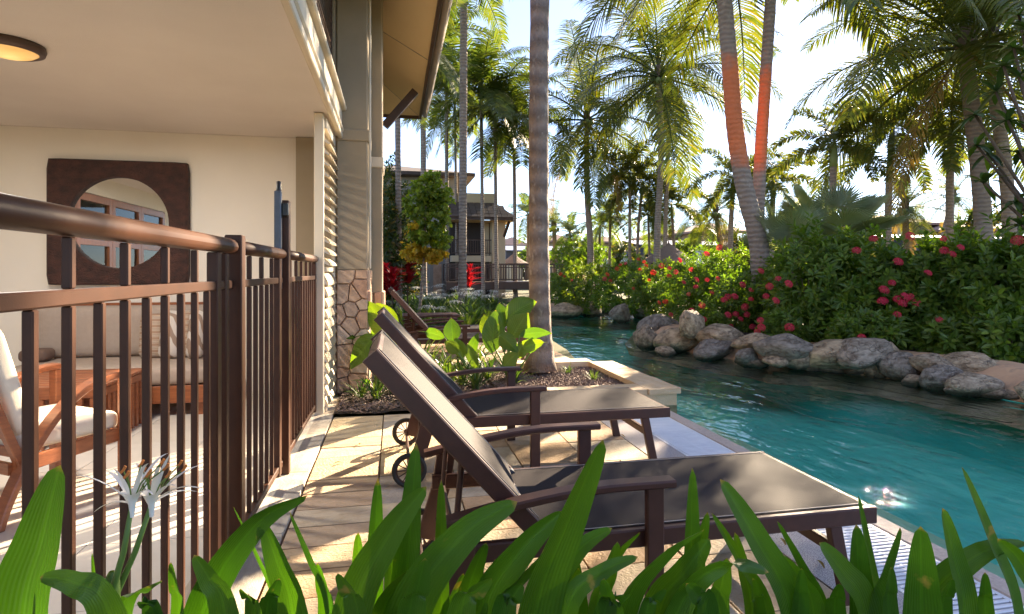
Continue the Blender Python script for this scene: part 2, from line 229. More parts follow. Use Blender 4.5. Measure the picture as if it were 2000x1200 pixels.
def _water(t, N, lk):
    N.remove(N['Principled BSDF']); o = N['Material Output']
    co = N.new('ShaderNodeTexCoord'); mpn = N.new('ShaderNodeMapping'); mpn.inputs['Scale'].default_value = (1, .55, 1); mpn.inputs['Rotation'].default_value = (0, 0, R(-25)); lk(co.outputs['Object'], mpn.inputs[0])
    n = N.new('ShaderNodeTexNoise'); n.inputs['Scale'].default_value = 3.0; n.inputs['Detail'].default_value = 2.2; n.inputs['Distortion'].default_value = .5; lk(mpn.outputs[0], n.inputs[0])
    n2 = N.new('ShaderNodeTexNoise'); n2.inputs['Scale'].default_value = 11; n2.inputs['Detail'].default_value = 2; lk(mpn.outputs[0], n2.inputs[0])
    mh = N.new('ShaderNodeMath'); mh.operation = 'MULTIPLY_ADD'; mh.inputs[1].default_value = .22; lk(n2.outputs[0], mh.inputs[0]); lk(n.outputs[0], mh.inputs[2])
    bp = N.new('ShaderNodeBump'); bp.inputs['Strength'].default_value = .75; bp.inputs['Distance'].default_value = .05; lk(mh.outputs[0], bp.inputs['Height'])
    fr = N.new('ShaderNodeFresnel'); fr.inputs[0].default_value = 1.33; lk(bp.outputs[0], fr.inputs['Normal'])
    tr = N.new('ShaderNodeBsdfTransparent'); tr.inputs[0].default_value = (.82, .98, .95, 1)
    gl = N.new('ShaderNodeBsdfGlossy'); gl.inputs['Roughness'].default_value = .012; lk(bp.outputs[0], gl.inputs['Normal'])
    mxs = N.new('ShaderNodeMixShader'); lk(fr.outputs[0], mxs.inputs[0]); lk(tr.outputs[0], mxs.inputs[1]); lk(gl.outputs[0], mxs.inputs[2]); lk(mxs.outputs[0], o.inputs[0])
M['water'] = simple('pool_water', _water)
def _glass(t, N, lk):
    N.remove(N['Principled BSDF']); o = N['Material Output']
    tr = N.new('ShaderNodeBsdfTransparent'); tr.inputs[0].default_value = (.86, .93, .92, 1); gl = N.new('ShaderNodeBsdfGlossy'); gl.inputs['Roughness'].default_value = .01
    fr = N.new('ShaderNodeFresnel'); fr.inputs[0].default_value = 1.5; mxs = N.new('ShaderNodeMixShader'); lk(fr.outputs[0], mxs.inputs[0]); lk(tr.outputs[0], mxs.inputs[1]); lk(gl.outputs[0], mxs.inputs[2]); lk(mxs.outputs[0], o.inputs[0])
M['glass'] = simple('door_glass', _glass)
def _mirror(t, N, lk): b = N['Principled BSDF']; b.inputs['Metallic'].default_value = 1; b.inputs['Roughness'].default_value = .015; b.inputs['Base Color'].default_value = (.9, .92, .92, 1)
M['mirror'] = simple('mirror_glass', _mirror)
def _lamp(t, N, lk):
    b = N['Principled BSDF']; b.inputs['Base Color'].default_value = (.8, .5, .2, 1); b.inputs['Roughness'].default_value = .2
    g = N.new('ShaderNodeTexCoord'); gr = N.new('ShaderNodeTexGradient'); gr.gradient_type = 'SPHERICAL'; mpn = N.new('ShaderNodeMapping'); mpn.inputs['Scale'].default_value = (5.5, 5.5, 1); lk(g.outputs['Object'], mpn.inputs[0]); lk(mpn.outputs[0], gr.inputs[0])
    r = N.new('ShaderNodeValToRGB'); r.color_ramp.elements[0].color = (.30, .13, .03, 1); r.color_ramp.elements[1].color = (1, .62, .18, 1); lk(gr.outputs[0], r.inputs[0]); lk(r.outputs[0], b.inputs['Emission Color']); b.inputs['Emission Strength'].default_value = .13
M['lampglass'] = simple('amber_lamp_glass', _lamp)
def _stripe(t, N, lk):
    b = N['Principled BSDF']; b.inputs['Roughness'].default_value = .95
    co = N.new('ShaderNodeTexCoord'); w = N.new('ShaderNodeTexWave'); w.bands_direction = 'Z'; w.inputs['Scale'].default_value = 5.5; w.inputs['Distortion'].default_value = .25; lk(co.outputs['Object'], w.inputs[0])
    r = N.new('ShaderNodeValToRGB'); r.color_ramp.interpolation = 'CONSTANT'; e = r.color_ramp.elements; e[0].color = (.34, .22, .15, 1); e[1].position = .35; e[1].color = (.52, .42, .33, 1); a = e.new(.72); a.color = (.22, .12, .07, 1); a = e.new(.85); a.color = (.45, .36, .28, 1)
    lk(w.outputs[0], r.inputs[0]); lk(r.outputs[0], b.inputs['Base Color'])
M['stripe'] = simple('striped_canvas', _stripe)
def _leafprint(t, N, lk):
    b = N['Principled BSDF']; b.inputs['Roughness'].default_value = .95
    co = N.new('ShaderNodeTexCoord'); w = N.new('ShaderNodeTexWave'); w.bands_direction = 'DIAGONAL'; w.inputs['Scale'].default_value = 4; w.inputs['Distortion'].default_value = 6; w.inputs['Detail'].default_value = 2; lk(co.outputs['Object'], w.inputs[0])
    r = N.new('ShaderNodeValToRGB'); e = r.color_ramp.elements; e[0].position = .42; e[0].color = (.28, .20, .15, 1); e[1].position = .52; e[1].color = (.56, .50, .44, 1)
    lk(w.outputs[0], r.inputs[0]); lk(r.outputs[0], b.inputs['Base Color'])
M['print'] = simple('leaf_print_canvas', _leafprint)
M['piping'] = mat('orange_piping', (.62, .20, .04), None, 10, .9)

# ---------------------------------------------------------------- mesh helpers
def org(p):
    o = V((0, 0, 0))
    while p is not None: o = o + p.location; p = p.parent
    return o
def link(name, me, parent=None, loc=(0, 0, 0), rot=None, scale=None, kind=None):
    o = bpy.data.objects.new(name, me); COL.objects.link(o); o.location = loc
    if rot is not None: o.rotation_euler = rot
    if scale is not None: o.scale = scale
    if parent is not None: o.parent = parent
    if kind: o['kind'] = kind
    return o
class MB:
    def __init__(s): s.v = []; s.f = []
    def add(s, vs, fs):
        n = len(s.v); s.v.extend([(p[0], p[1], p[2]) for p in vs]); s.f.extend([tuple(i + n for i in f) for f in fs]); return s
    def box(s, x0, x1, y0, y1, z0, z1, ch=0, M=None):
        c = V(((x0 + x1) / 2, (y0 + y1) / 2, (z0 + z1) / 2)); h = (abs(x1 - x0) / 2, abs(y1 - y0) / 2, abs(z1 - z0) / 2)
        if ch <= 0:
            vs = [V((c[0] + sx * h[0], c[1] + sy * h[1], c[2] + sz * h[2])) for sz in (-1, 1) for sy in (-1, 1) for sx in (-1, 1)]
            fs = [(0, 2, 3, 1), (4, 5, 7, 6), (0, 1, 5, 4), (2, 6, 7, 3), (0, 4, 6, 2), (1, 3, 7, 5)]
        else:
            vs = []; cor = [(sx, sy, sz) for sz in (-1, 1) for sy in (-1, 1) for sx in (-1, 1)]; ch = min(ch, min(h) * .8)
            for k in cor:
                for a in range(3): vs.append(V([c[i] + k[i] * (h[i] - (0 if i == a else ch)) for i in range(3)]))
            ix = {k: i for i, k in enumerate(cor)}; fs = []
            for a in range(3):
                b, d = (a + 1) % 3, (a + 2) % 3
                for sg in (-1, 1):
                    ring = []
                    for u, w in ((-1, -1), (1, -1), (1, 1), (-1, 1)):
                        k = [0, 0, 0]; k[a] = sg; k[b] = u * sg; k[d] = w; ring.append(ix[tuple(k)] * 3 + a)
                    fs.append(tuple(ring))
                for u in (-1, 1):
                    for w in (-1, 1):
                        k1 = [0, 0, 0]; k1[a] = -1; k1[b] = u; k1[d] = w; k2 = list(k1); k2[a] = 1; i1, i2 = ix[tuple(k1)], ix[tuple(k2)]
                        fs.append((i1 * 3 + b, i2 * 3 + b, i2 * 3 + d, i1 * 3 + d) if u * w > 0 else (i1 * 3 + d, i2 * 3 + d, i2 * 3 + b, i1 * 3 + b))
            for k in cor: i = ix[k] * 3; fs.append((i, i + 1, i + 2) if k[0] * k[1] * k[2] > 0 else (i, i + 2, i + 1))
        if M is not None: vs = [M @ p for p in vs]
        return s.add(vs, fs)
    def frames(s, pts, up=None):
        out = []; prev = None
        for i, p in enumerate(pts):
            t = (pts[min(i + 1, len(pts) - 1)] - pts[max(i - 1, 0)]); t = t.normalized() if t.length > 1e-9 else V((0, 0, 1))
            u = V(up) if up is not None else (prev if prev is not None else (V((0, 0, 1)) if abs(t.z) < .9 else V((1, 0, 0))))
            a = t.cross(u)
            if a.length < 1e-6: a = t.cross(V((1, 0, 0)))
            a.normalize(); b = a.cross(t).normalized(); prev = b; out.append((p, t, a, b))
        return out
    def tube(s, pts, rs, n=8, cap=True, up=None):
        pts = [V(p) for p in pts]
        if not hasattr(rs, '__len__'): rs = [rs] * len(pts)
        vs = []; fs = []
        for (p, t, a, b), r in zip(s.frames(pts, up), rs):
            for k in range(n): an = 2 * PI * k / n; vs.append(p + a * (math.cos(an) * r) + b * (math.sin(an) * r))
        for i in range(len(pts) - 1):
            for k in range(n): fs.append((i * n + k, i * n + (k + 1) % n, (i + 1) * n + (k + 1) % n, (i + 1) * n + k))
        if cap: fs.append(tuple(range(n))[::-1]); fs.append(tuple((len(pts) - 1) * n + k for k in range(n)))
        return s.add(vs, fs)
    def sweep(s, pts, w, h, up=(0, 0, 1), ch=.004, ws=None):
        pts = [V(p) for p in pts]; vs = []; fs = []; n = 8
        for i, (p, t, a, b) in enumerate(s.frames(pts, up)):
            W2, H2 = (ws[i] if ws else w) / 2, h / 2; c = min(ch, W2 * .8, H2 * .8)
            for (x, y) in ((W2, -H2 + c), (W2, H2 - c), (W2 - c, H2), (-W2 + c, H2), (-W2, H2 - c), (-W2, -H2 + c), (-W2 + c, -H2), (W2 - c, -H2)): vs.append(p + a * x + b * y)
        for i in range(len(pts) - 1):
            for k in range(n): fs.append((i * n + k, i * n + (k + 1) % n, (i + 1) * n + (k + 1) % n, (i + 1) * n + k))
        fs.append(tuple(range(n))[::-1]); fs.append(tuple((len(pts) - 1) * n + k for k in range(n)))
        return s.add(vs, fs)
    def bar(s, a, b, w, h, up=(0, 0, 1), ch=.003): return s.sweep([a, b], w, h, up, ch)
    def lathe(s, prof, c=(0, 0, 0), n=24, axis='Z'):
        vs = []; fs = []; c = V(c)
        for (r, z) in prof:
            for k in range(n):
                a = 2 * PI * k / n; p = (r * math.cos(a), r * math.sin(a), z)
                if axis == 'Y': p = (p[0], p[2], p[1])
                if axis == 'X': p = (p[2], p[0], p[1])
                vs.append(c + V(p))
        for i in range(len(prof) - 1):
            for k in range(n): fs.append((i * n + k, i * n + (k + 1) % n, (i + 1) * n + (k + 1) % n, (i + 1) * n + k))
        return s.add(vs, fs)
    def poly(s, pts, z0, z1, inset=0):      # flat polygon extruded in z
        n = len(pts); vs = [(p[0], p[1], z0) for p in pts] + [(p[0], p[1], z1) for p in pts]
        return s.add(vs, [tuple(range(n))[::-1], tuple(range(n, 2 * n))] + [(i, (i + 1) % n, n + (i + 1) % n, n + i) for i in range(n)])
    def mesh(s, name, mat, smooth=False, o=(0, 0, 0)):
        me = bpy.data.meshes.new(name); o = V(o)
        vs = s.v if o.length == 0 else [(p[0] - o.x, p[1] - o.y, p[2] - o.z) for p in s.v]
        me.from_pydata(vs, [], s.f)
        for m in (mat if isinstance(mat, (list, tuple)) else [mat]): me.materials.append(m)
        if smooth: me.polygons.foreach_set('use_smooth', [True] * len(me.polygons))
        me.update(); return me
    def build(s, name, mat, parent=None, smooth=False, kind=None):      # verts given in world space; the object's origin is its parent's
        return link(name, s.mesh(name, mat, smooth, org(parent)), parent, kind=kind)
def thing(name, label, cat, loc=(0, 0, 0), group=None, rz=0):
    o = bpy.data.objects.new(name, None); COL.objects.link(o); o.location = loc; o.rotation_euler = (0, 0, rz); o.empty_display_size = .2
    o['label'] = label; o['category'] = cat
    if group: o['group'] = group
    return o
def tag(o, label, cat, group=None):
    o['label'] = label; o['category'] = cat
    if group: o['group'] = group
    return o
def copy_tree(o, parent=None):
    c = o.copy(); COL.objects.link(c)
    if parent is not None: c.parent = parent
    for ch in list(o.children): copy_tree(ch, c)
    return c
def clip(poly, a, b, c):                   # keep a*x+b*y<=c
    o = []
    for i in range(len(poly)):
        p, q = poly[i], poly[(i + 1) % len(poly)]; dp = a * p[0] + b * p[1] - c; dq = a * q[0] + b * q[1] - c
        if dp <= 0: o.append(p)
        if dp * dq < 0: t = dp / (dp - dq); o.append((p[0] + (q[0] - p[0]) * t, p[1] + (q[1] - p[1]) * t))
    return o
def voronoi(w, h, n, rng, gap):      # power diagram: stones of uneven size
    pts = []
    for _ in range(4000):
        p = (rng.uniform(0, w), rng.uniform(0, h))
        if all(math.hypot(p[0] - q[0], p[1] - q[1]) > .78 * math.sqrt(w * h / n) for q in pts): pts.append(p)
        if len(pts) >= n: break
    cells = []; wt = [rng.uniform(0, .55) * w * h / n for _ in pts]
    for i, p in enumerate(pts):
        c = [(gap, gap), (w - gap, gap), (w - gap, h - gap), (gap, h - gap)]
        for j, q in enumerate(pts):
            if i != j:
                a, b = q[0] - p[0], q[1] - p[1]; d = math.hypot(a, b); a /= d; b /= d
                c = clip(c, a, b, a * (p[0] + q[0]) / 2 + b * (p[1] + q[1]) / 2 - gap + (wt[i] - wt[j]) / (2 * d))
                if len(c) < 3: break
        if len(c) >= 3: cells.append(c)
    return cells
# ================================================================ SETTING: ground, paving, pool
rng = random.Random(7)
POOL = [(2.42, -1.5), (2.42, 5.16), (2.68, 5.16), (2.48, 6.86), (2.50, 7.6), (2.75, 9), (3.0, 12), (3.3, 15), (3.9, 18.6), (5.4, 19.6), (7.2, 18.4), (8.7, 16.4), (7.7, 14.5), (6.0, 12.5), (5.05, 10.3), (4.80, 9.2), (4.85, 8.2), (5.35, 7.2), (5.8, 6.0), (5.95, 4.95), (6.05, 3.7), (6.4, 2), (6.5, .2), (6.5, -1.5)]
ZW = -.035
def holed_sheet(name, outer, hole, z, m):
    bm = bmesh.new(); es = []
    for loop in (outer, hole):
        vs = [bm.verts.new((x, y, z)) for x, y in loop]; es += [bm.edges.new((vs[i], vs[(i + 1) % len(vs)])) for i in range(len(vs))]
    bmesh.ops.triangle_fill(bm, use_beauty=True, use_dissolve=False, edges=es)
    me = bpy.data.meshes.new(name); bm.to_mesh(me); bm.free(); me.materials.append(m); return link(name, me, kind='structure')
holed_sheet('ground', [(-900, -200), (900, -200), (900, 1500), (-900, 1500)], POOL, -.030, M['ground'])
b = MB(); n = len(POOL); ctr = V((sum(p[0] for p in POOL) / n, sum(p[1] for p in POOL) / n, 0))
b.add([(x, y, -.03) for x, y in POOL] + [(x, y, -.62) for x, y in POOL], [(i, (i + 1) % n, n + (i + 1) % n, n + i) for i in range(n)] + [tuple(range(n, 2 * n))])
basin = b.build('pool_basin', M['poolfloor'], kind='structure')
b = MB(); b.box(2.421, 2.95, -1.4, 5.159, -.63, -.22); b.box(2.951, 3.35, -1.4, 5.4, -.63, -.42); b.build('ledge', M['poolledge'], basin)
b = MB(); inner = [V((*p, 0)) for p in POOL[11:23]]; dense = []
for i in range(len(inner) - 1):
    for k in range(12): dense.append(inner[i].lerp(inner[i + 1], k / 12))
vs = []
for i, q in enumerate(dense):
    T = (dense[min(len(dense) - 1, i + 1)] - dense[max(0, i - 1)]).normalized(); d = V((T.y, -T.x, 0)); w_ = .34 + .15 * noise.noise(q * .8)
    for u, z in ((-.06, -.06), (.18, -.14), (.5, -.32), (1.0, -.75)): e = q + d * (w_ * 1.1 * u); vs.append((e.x, e.y, z + .10 * u * noise.noise(e * 2.2)))
b.add(vs, [(4 * i + k, 4 * i + k + 1, 4 * i + k + 5, 4 * i + k + 4) for i in range(len(dense) - 1) for k in range(3)]); b.build('rock_slope', M['poolrock'], basin, smooth=True)
b = MB(); b.add([(x, y, ZW) for x, y in POOL], [tuple(range(n))[::-1]]); b.build('pool_water', M['water'], kind='structure')

# stone paving with one object per paver
pav = MB().box(-.51, 1.68, 1.0, 5.12, -.06, -.012).build('paving', M['mortar'], kind='structure')
unit = MB().box(-.5, .5, -.5, .5, -.5, .5, .012).mesh('paver', M['paver'])
xs = [-.505, -.09, .36, .80, 1.235, 1.675]
y = 1.02; row = 0
while y < 5.1:
    h = min(.43, 5.115 - y)
    for i in range(5):
        x0, x1 = xs[i], xs[i + 1]; cuts = [(x0, x1, y, y + h)]
        if i == 0 and rng.random() < .3: cuts = [(x0, x1, y, y + h * .5), (x0, x1, y + h * .5, y + h)]
        if i > 0 and rng.random() < .22: cuts = [(x0, (x0 + x1) / 2, y, y + h), ((x0 + x1) / 2, x1, y, y + h)]
        for (a, c, d, e) in cuts:
            dz = rng.uniform(-.0025, .0025)
            link('paver', unit, pav, ((a + c) / 2, (d + e) / 2, -.008 + dz), (rng.uniform(-.004, .004), rng.uniform(-.004, .004), 0), (c - a - .009, e - d - .009, .030))
    y += h; row += 1
MB().box(1.685, 1.925, 1.0, 5.12, -.06, .004).build('aggregate_strip', M['aggr'], kind='structure')
MB().box(2.302, 2.425, -1.5, 5.10, -.30, .006, .01).build('pool_edge', M['poolrim'], kind='structure')
# drain grate, one object per slat
dr = MB().box(1.928, 2.298, .2, 5.1, -.08, -.03).build('drain_channel', M['mortar'], kind='structure')
rails = MB(); rails.box(1.93, 1.95, .2, 5.1, -.03, .004); rails.box(2.278, 2.298, .2, 5.1, -.03, .004); rails.box(2.105, 2.12, .2, 5.1, -.03, .0025); rails.build('grate_rail', M['grate'], dr)
slat = MB().box(-.164, .164, -.0085, .0085, -.006, .006, .003).mesh('grate_slat', M['grate'])
y = 1.05
while y < 5.08: link('grate_slat', slat, dr, (2.114, y, 0)); y += .0268
# kerb strip under the fence
kb = MB().box(-.80, -.512, .3, 5.9, -.06, -.004).build('kerb_strip', M['mortar'], kind='structure')
y = .3
kst = MB().box(-.5, .5, -.5, .5, -.5, .5, .02).mesh('kerb_stone', M['kerb'])
while y < 5.9: l = min(.86, 5.9 - y); link('kerb_stone', kst, kb, (-.656, y + l / 2, .003), None, (.284, l - .006, .03)); y += l
# patio tiles
pf = MB().box(-4.2, -.803, -1.2, 6.3, -.06, -.012).build('patio_floor', M['mortar'], kind='structure')
pt = MB().box(-.5, .5, -.5, .5, -.5, .5, .006).mesh('floor_tile', M['ptile'])
for i in range(6):
    for j in range(13):
        link('floor_tile', pt, pf, (-.803 - .2825 - i * .565, -1.0 + j * .565 + .28, -.005), None, (.561, .561, .022))
# garden beds
def bed(name, pts, z, m, amp=.02, step=.12):
    xs_ = [p[0] for p in pts]; ys_ = [p[1] for p in pts]; x0, x1, y0, y1 = min(xs_), max(xs_), min(ys_), max(ys_)
    nx, ny = max(2, int((x1 - x0) / step)), max(2, int((y1 - y0) / step)); b = MB(); vs = []
    for j in range(ny + 1):
        for i in range(nx + 1):
            x = x0 + (x1 - x0) * i / nx; y_ = y0 + (y1 - y0) * j / ny; vs.append((x, y_, z + amp * noise.noise(V((x * 3, y_ * 3, 0))) + amp * .5 * noise.noise(V((x * 11, y_ * 11, 3)))))
    b.add(vs, [(j * (nx + 1) + i, j * (nx + 1) + i + 1, (j + 1) * (nx + 1) + i + 1, (j + 1) * (nx + 1) + i) for j in range(ny) for i in range(nx)])
    return b.build(name, m, smooth=True, kind='structure')
bed('planting_soil', [(-.51, 5.125), (1.05, 7.25)], .03, M['soil'], .025, .06)
bed('foreground_soil', [(-.50, -.6), (2.2, .98)], .0, M['soil'], .02, .1)
bed('lily_bed_soil', [(-.6, 11.2), (3.1, 23)], .02, M['soil'], .06, .4)
bed('gravel_bed', [(1.05, 5.42), (2.45, 6.9)], .055, M['gravel'], .02, .06)
gs = MB(); 
for _ in range(5200):
    x, y_ = rng.uniform(1.02, 2.44), rng.uniform(5.40, 6.85)
    r = rng.uniform(.007, .016); a = rng.uniform(0, 6); c = V((x, y_, .062 + .02 * noise.noise(V((x * 3, y_ * 3, 0))) + rng.uniform(-.004, .006)))
    p = [c + V((math.cos(a + k * 2.09) * r, math.sin(a + k * 2.09) * r, rng.uniform(-.3, .3) * r)) for k in range(3)]; gs.add(p + [c + V((0, 0, r * .8)), c - V((0, 0, r * .6))], [(0, 1, 3), (1, 2, 3), (2, 0, 3), (1, 0, 4), (2, 1, 4), (0, 2, 4)])
gs.build('gravel', M['gravel'], kind='stuff')
mu = MB()
for _ in range(2600):
    x, y_ = rng.uniform(-.5, 1.05), rng.uniform(5.14, 7.2); l, w = rng.uniform(.01, .035), rng.uniform(.004, .01); a = rng.uniform(0, 6.3); c = V((x, y_, .045 + .025 * noise.noise(V((x * 3, y_ * 3, 0))))); d = V((math.cos(a), math.sin(a), rng.uniform(-.4, .4))) * l; e = V((-math.sin(a), math.cos(a), rng.uniform(-.5, .5))) * w
    mu.add([c - d - e, c + d - e, c + d + e, c - d + e, c + V((0, 0, .008))], [(0, 1, 4), (1, 2, 4), (2, 3, 4), (3, 0, 4)])
mu.build('bark_mulch', M['gravel'], kind='stuff')
# planter wall with coping stones beside the pool
pw = MB(); pw.box(1.02, 2.66, 5.13, 5.40, -.4, .078); pw.box(2.38, 2.655, 5.40, 6.82, -.4, .078); pw.box(1.5, 2.40, 6.84, 7.10, -.4, .078)
PW = thing('planter_wall', 'low sandstone planter kerb jutting into the pool round the gravel bed', 'planter', (1.8, 5.6, 0)); pw.build('wall', M['cope'], PW)
cu = MB().box(-.5, .5, -.5, .5, -.5, .5, .02).mesh('coping_stone', M['cope'])
def cstone(x0, x1, y0, y1): link('coping_stone', cu, PW, (V(((x0 + x1) / 2, (y0 + y1) / 2, .104)) - PW.location), (0, 0, rng.uniform(-.004, .004)), (x1 - x0 - .006, y1 - y0 - .006, .05))
for a, c in ((1.0, 1.42), (1.42, 1.86), (1.86, 2.36)): cstone(a, c, 5.12, 5.41)
cstone(2.36, 2.70, 5.10, 5.75); cstone(2.36, 2.685, 5.75, 6.3); cstone(2.36, 2.68, 6.3, 6.85)
for a, c in ((1.45, 1.95), (1.95, 2.42)): cstone(a, c, 6.86, 7.12)
# terrace of the next room
t2 = MB().box(-.51, 2.45, 7.26, 11.15, -.06, -.008).build('far_paving', M['mortar'], kind='structure')
y = 7.27
while y < 11.1:
    for i in range(5):
        x0 = -.5 + i * .59; link('paver', unit, t2, (x0 + .295, y + .25, -.004), None, (.58, .49, .03))
    y += .5

# ================================================================ HOTEL BUILDING (left)
HB = thing('hotel_building', 'tan rendered holiday building with flagstone column base and shaded ground floor patio', 'building', (-2.3, 6.2, 0))
MB().box(-4.25, -.58, 6.285, 6.55, -.05, 2.62).build('back_wall', M['plaster'], HB)
MB().box(-.98, -.60, 6.20, 6.283, -.05, 2.615).build('pilaster', M['col'], HB)
b = MB(); b.box(-4.45, -4.2, -1.2, .6, -.05, 2.62); b.box(-4.45, -4.2, 4.7, 6.3, -.05, 2.62); b.box(-4.45, -4.2, .6, 4.7, 2.35, 2.62); b.build('side_wall', M['plaster'], HB)
MB().box(-4.45, -.565, -1.5, 6.28, 2.62, 2.86).build('ceiling', M['ceilp'], HB)
b = MB(); b.box(-.560, -.512, -1.5, 6.10, 2.60, 2.66, .008); b.box(-.560, -.500, -1.5, 6.10, 2.662, 2.70, .012); b.box(-.560, -.520, -1.5, 6.098, 2.702, 2.88); b.box(-.560, -.475, -1.5, 6.11, 2.882, 2.925, .01); b.build('balcony_fascia', M['cream'], HB)
# bifold timber doors in the side wall, seen in the mirror
DR = MB(); 
for y0 in (.62, 1.64, 2.66, 3.68):
    DR.box(-4.28, -4.20, y0, y0 + .09, 0, 2.34); DR.box(-4.28, -4.20, y0 + .92, y0 + 1.01, 0, 2.34); DR.box(-4.28, -4.20, y0 + .09, y0 + .92, 0, .2); DR.box(-4.28, -4.20, y0 + .09, y0 + .92, 2.24, 2.34); DR.box(-4.28, -4.2, y0 + .09, y0 + .92, 1.62, 1.70)
df = DR.build('bifold_door', M['dframe'], HB)
MB().box(-4.245, -4.235, .62, 4.69, .05, 2.3).build('pane', M['glass'], df)
b = MB(); b.box(-6.9, -6.8, -1, 6, 0, 2.6); b.box(-6.8, -4.46, -1, -.9, 0, 2.6); b.box(-6.8, -4.46, 6, 6.1, 0, 2.6); b.box(-6.9, -4.46, -1, 6.1, -.05, -.01); b.build('inner_room', M['plaster'], HB)
# upper storey
b = MB(); b.box(-4.4, -.585, 6.02, 6.35, 2.88, 4.8); b.box(-4.4, -.62, -1.5, 6.0, 4.55, 4.8); b.build('upper_wall', M['col'], HB)
LS = MB(); LS.box(-.66, -.60, 3.5, 3.56, 2.93, 4.55); LS.box(-.66, -.60, 4.72, 4.78, 2.93, 4.55); LS.box(-.66, -.60, 5.92, 5.98, 2.93, 4.55); LS.box(-.66, -.60, 3.56, 5.92, 2.93, 2.98); ls = LS.build('louvre_screen', M['fascia'], HB)
bl = MB().box(-.035, .035, -.57, .57, -.006, .006).mesh('blade', M['fascia'])
for yc in (4.14, 5.35):
    for k in range(26): link('blade', bl, ls, V((-.63, yc, 3.02 + k * .058)) - HB.location, (0, R(38), 0))
# big column with stone base
CX0, CX1, CY0, CY1 = -.578, -.268, 6.12, 6.64
co = MB().box(CX0, CX1, CY0, CY1, 1.26, 4.62, .012).build('column', M['col'], HB)
b = MB(); b.box(CX0 - .006, CX1 + .02, CY0 - .02, CY1, 2.58, 2.70, .01); b.build('band', M['col'], co)
MB().box(CX0 + .012, CX1 - .012, CY0 + .012, CY1, -.05, 1.255).build('base_core', M['mortar'], co)
rg = random.Random(11)
def clad(P, origin, ux, uy, nrm, w, h, n, rg, gap=.006, th=.034):
    for c in voronoi(w, h, n, rg, gap):
        t = th * rg.uniform(.7, 1.25); cx = sum(p[0] for p in c) / len(c); cyy = sum(p[1] for p in c) / len(c); mb = MB(); k = len(c)
        lo = [origin + ux * p[0] + uy * p[1] - nrm * .02 for p in c]; mid = [origin + ux * p[0] + uy * p[1] + nrm * (t * .6) for p in c]
        hi = [origin + ux * (cx + (p[0] - cx) * .9) + uy * (cyy + (p[1] - cyy) * .92) + nrm * t for p in c]
        mb.add(lo + mid + hi, [(i, (i + 1) % k, k + (i + 1) % k, k + i) for i in range(k)] + [(k + i, k + (i + 1) % k, 2 * k + (i + 1) % k, 2 * k + i) for i in range(k)] + [tuple(2 * k + i for i in range(k))])
        mb.build('stone', M['clad'], P)
clad(co, V((CX0 + .004, CY0 + .012, 0)), V((1, 0, 0)), V((0, 0, 1)), V((0, -1, 0)), .31, 1.265, 17, rg, .0045)
clad(co, V((CX1 - .012, CY0 + .0, 0)), V((0, 1, 0)), V((0, 0, 1)), V((1, 0, 0)), .52, 1.265, 22, rg)
# second, recessed pier
co2 = MB().box(-.34, -.135, 6.72, 7.3, 1.0, 4.6, .012).build('column', M['col'], HB); MB().box(-.35, -.120, 6.70, 7.3, 2.42, 2.54, .01).build('band', M['cream'], co2)
MB().box(-.33, -.145, 6.735, 7.3, -.05, 1.0).build('base_core', M['mortar'], co2)
clad(co2, V((-.34, 6.735, 0)), V((1, 0, 0)), V((0, 0, 1)), V((0, -1, 0)), .205, 1.02, 11, rg); clad(co2, V((-.147, 6.72, 0)), V((0, 1, 0)), V((0, 0, 1)), V((1, 0, 0)), .58, 1.02, 18, rg)
b = MB(); b.box(-4.3, -.36, 6.66, 10.4, 0, 4.62); b.build('far_wall', M['col'], HB)
MB().box(-.262, -.235, 6.16, 6.20, 1.27, 4.55, .01).build('sunlit_side_strip', M['cream'], HB)  # cream strip added to stand in for the column's sunlit side face
# white post and louvre shutter
MB().box(-.676, -.598, 5.20, 5.285, 0, 2.615, .006).build('post', M['cream'], HB)
b = MB(); b.box(-.62, -.585, 6.06, 6.105, .0, 2.60, .004); b.box(-.62, -.58, 5.29, 6.06, 1.245, 1.285, .004); b.box(-.62, -.58, 5.29, 6.06, 2.50, 2.595, .004); b.box(-.62, -.58, 5.29, 6.06, .0, .06, .004)
lp = b.build('louvre_shutter', M['cream'], HB)
pr = [(math.cos(a) * .064, math.sin(a) * .017) for a in [2 * PI * k / 12 for k in range(12)]]
bm_ = MB(); nn = 12
for yy in (-.38, .38):
    bm_.v += [(p[0], yy, p[1]) for p in pr]
bm_.f += [(k, (k + 1) % nn, nn + (k + 1) % nn, nn + k) for k in range(nn)] + [tuple(range(nn)), tuple(range(nn, 2 * nn))]
blade = bm_.mesh('blade', M['cream'], True)
for k in range(12): link('blade', blade, lp, V((-.60, 5.675, .11 + k * .097)) - HB.location, (0, R(62), 0))
for k in range(12): link('blade', blade, lp, V((-.60, 5.675, 1.34 + k * .097)) - HB.location, (0, R(38), 0))
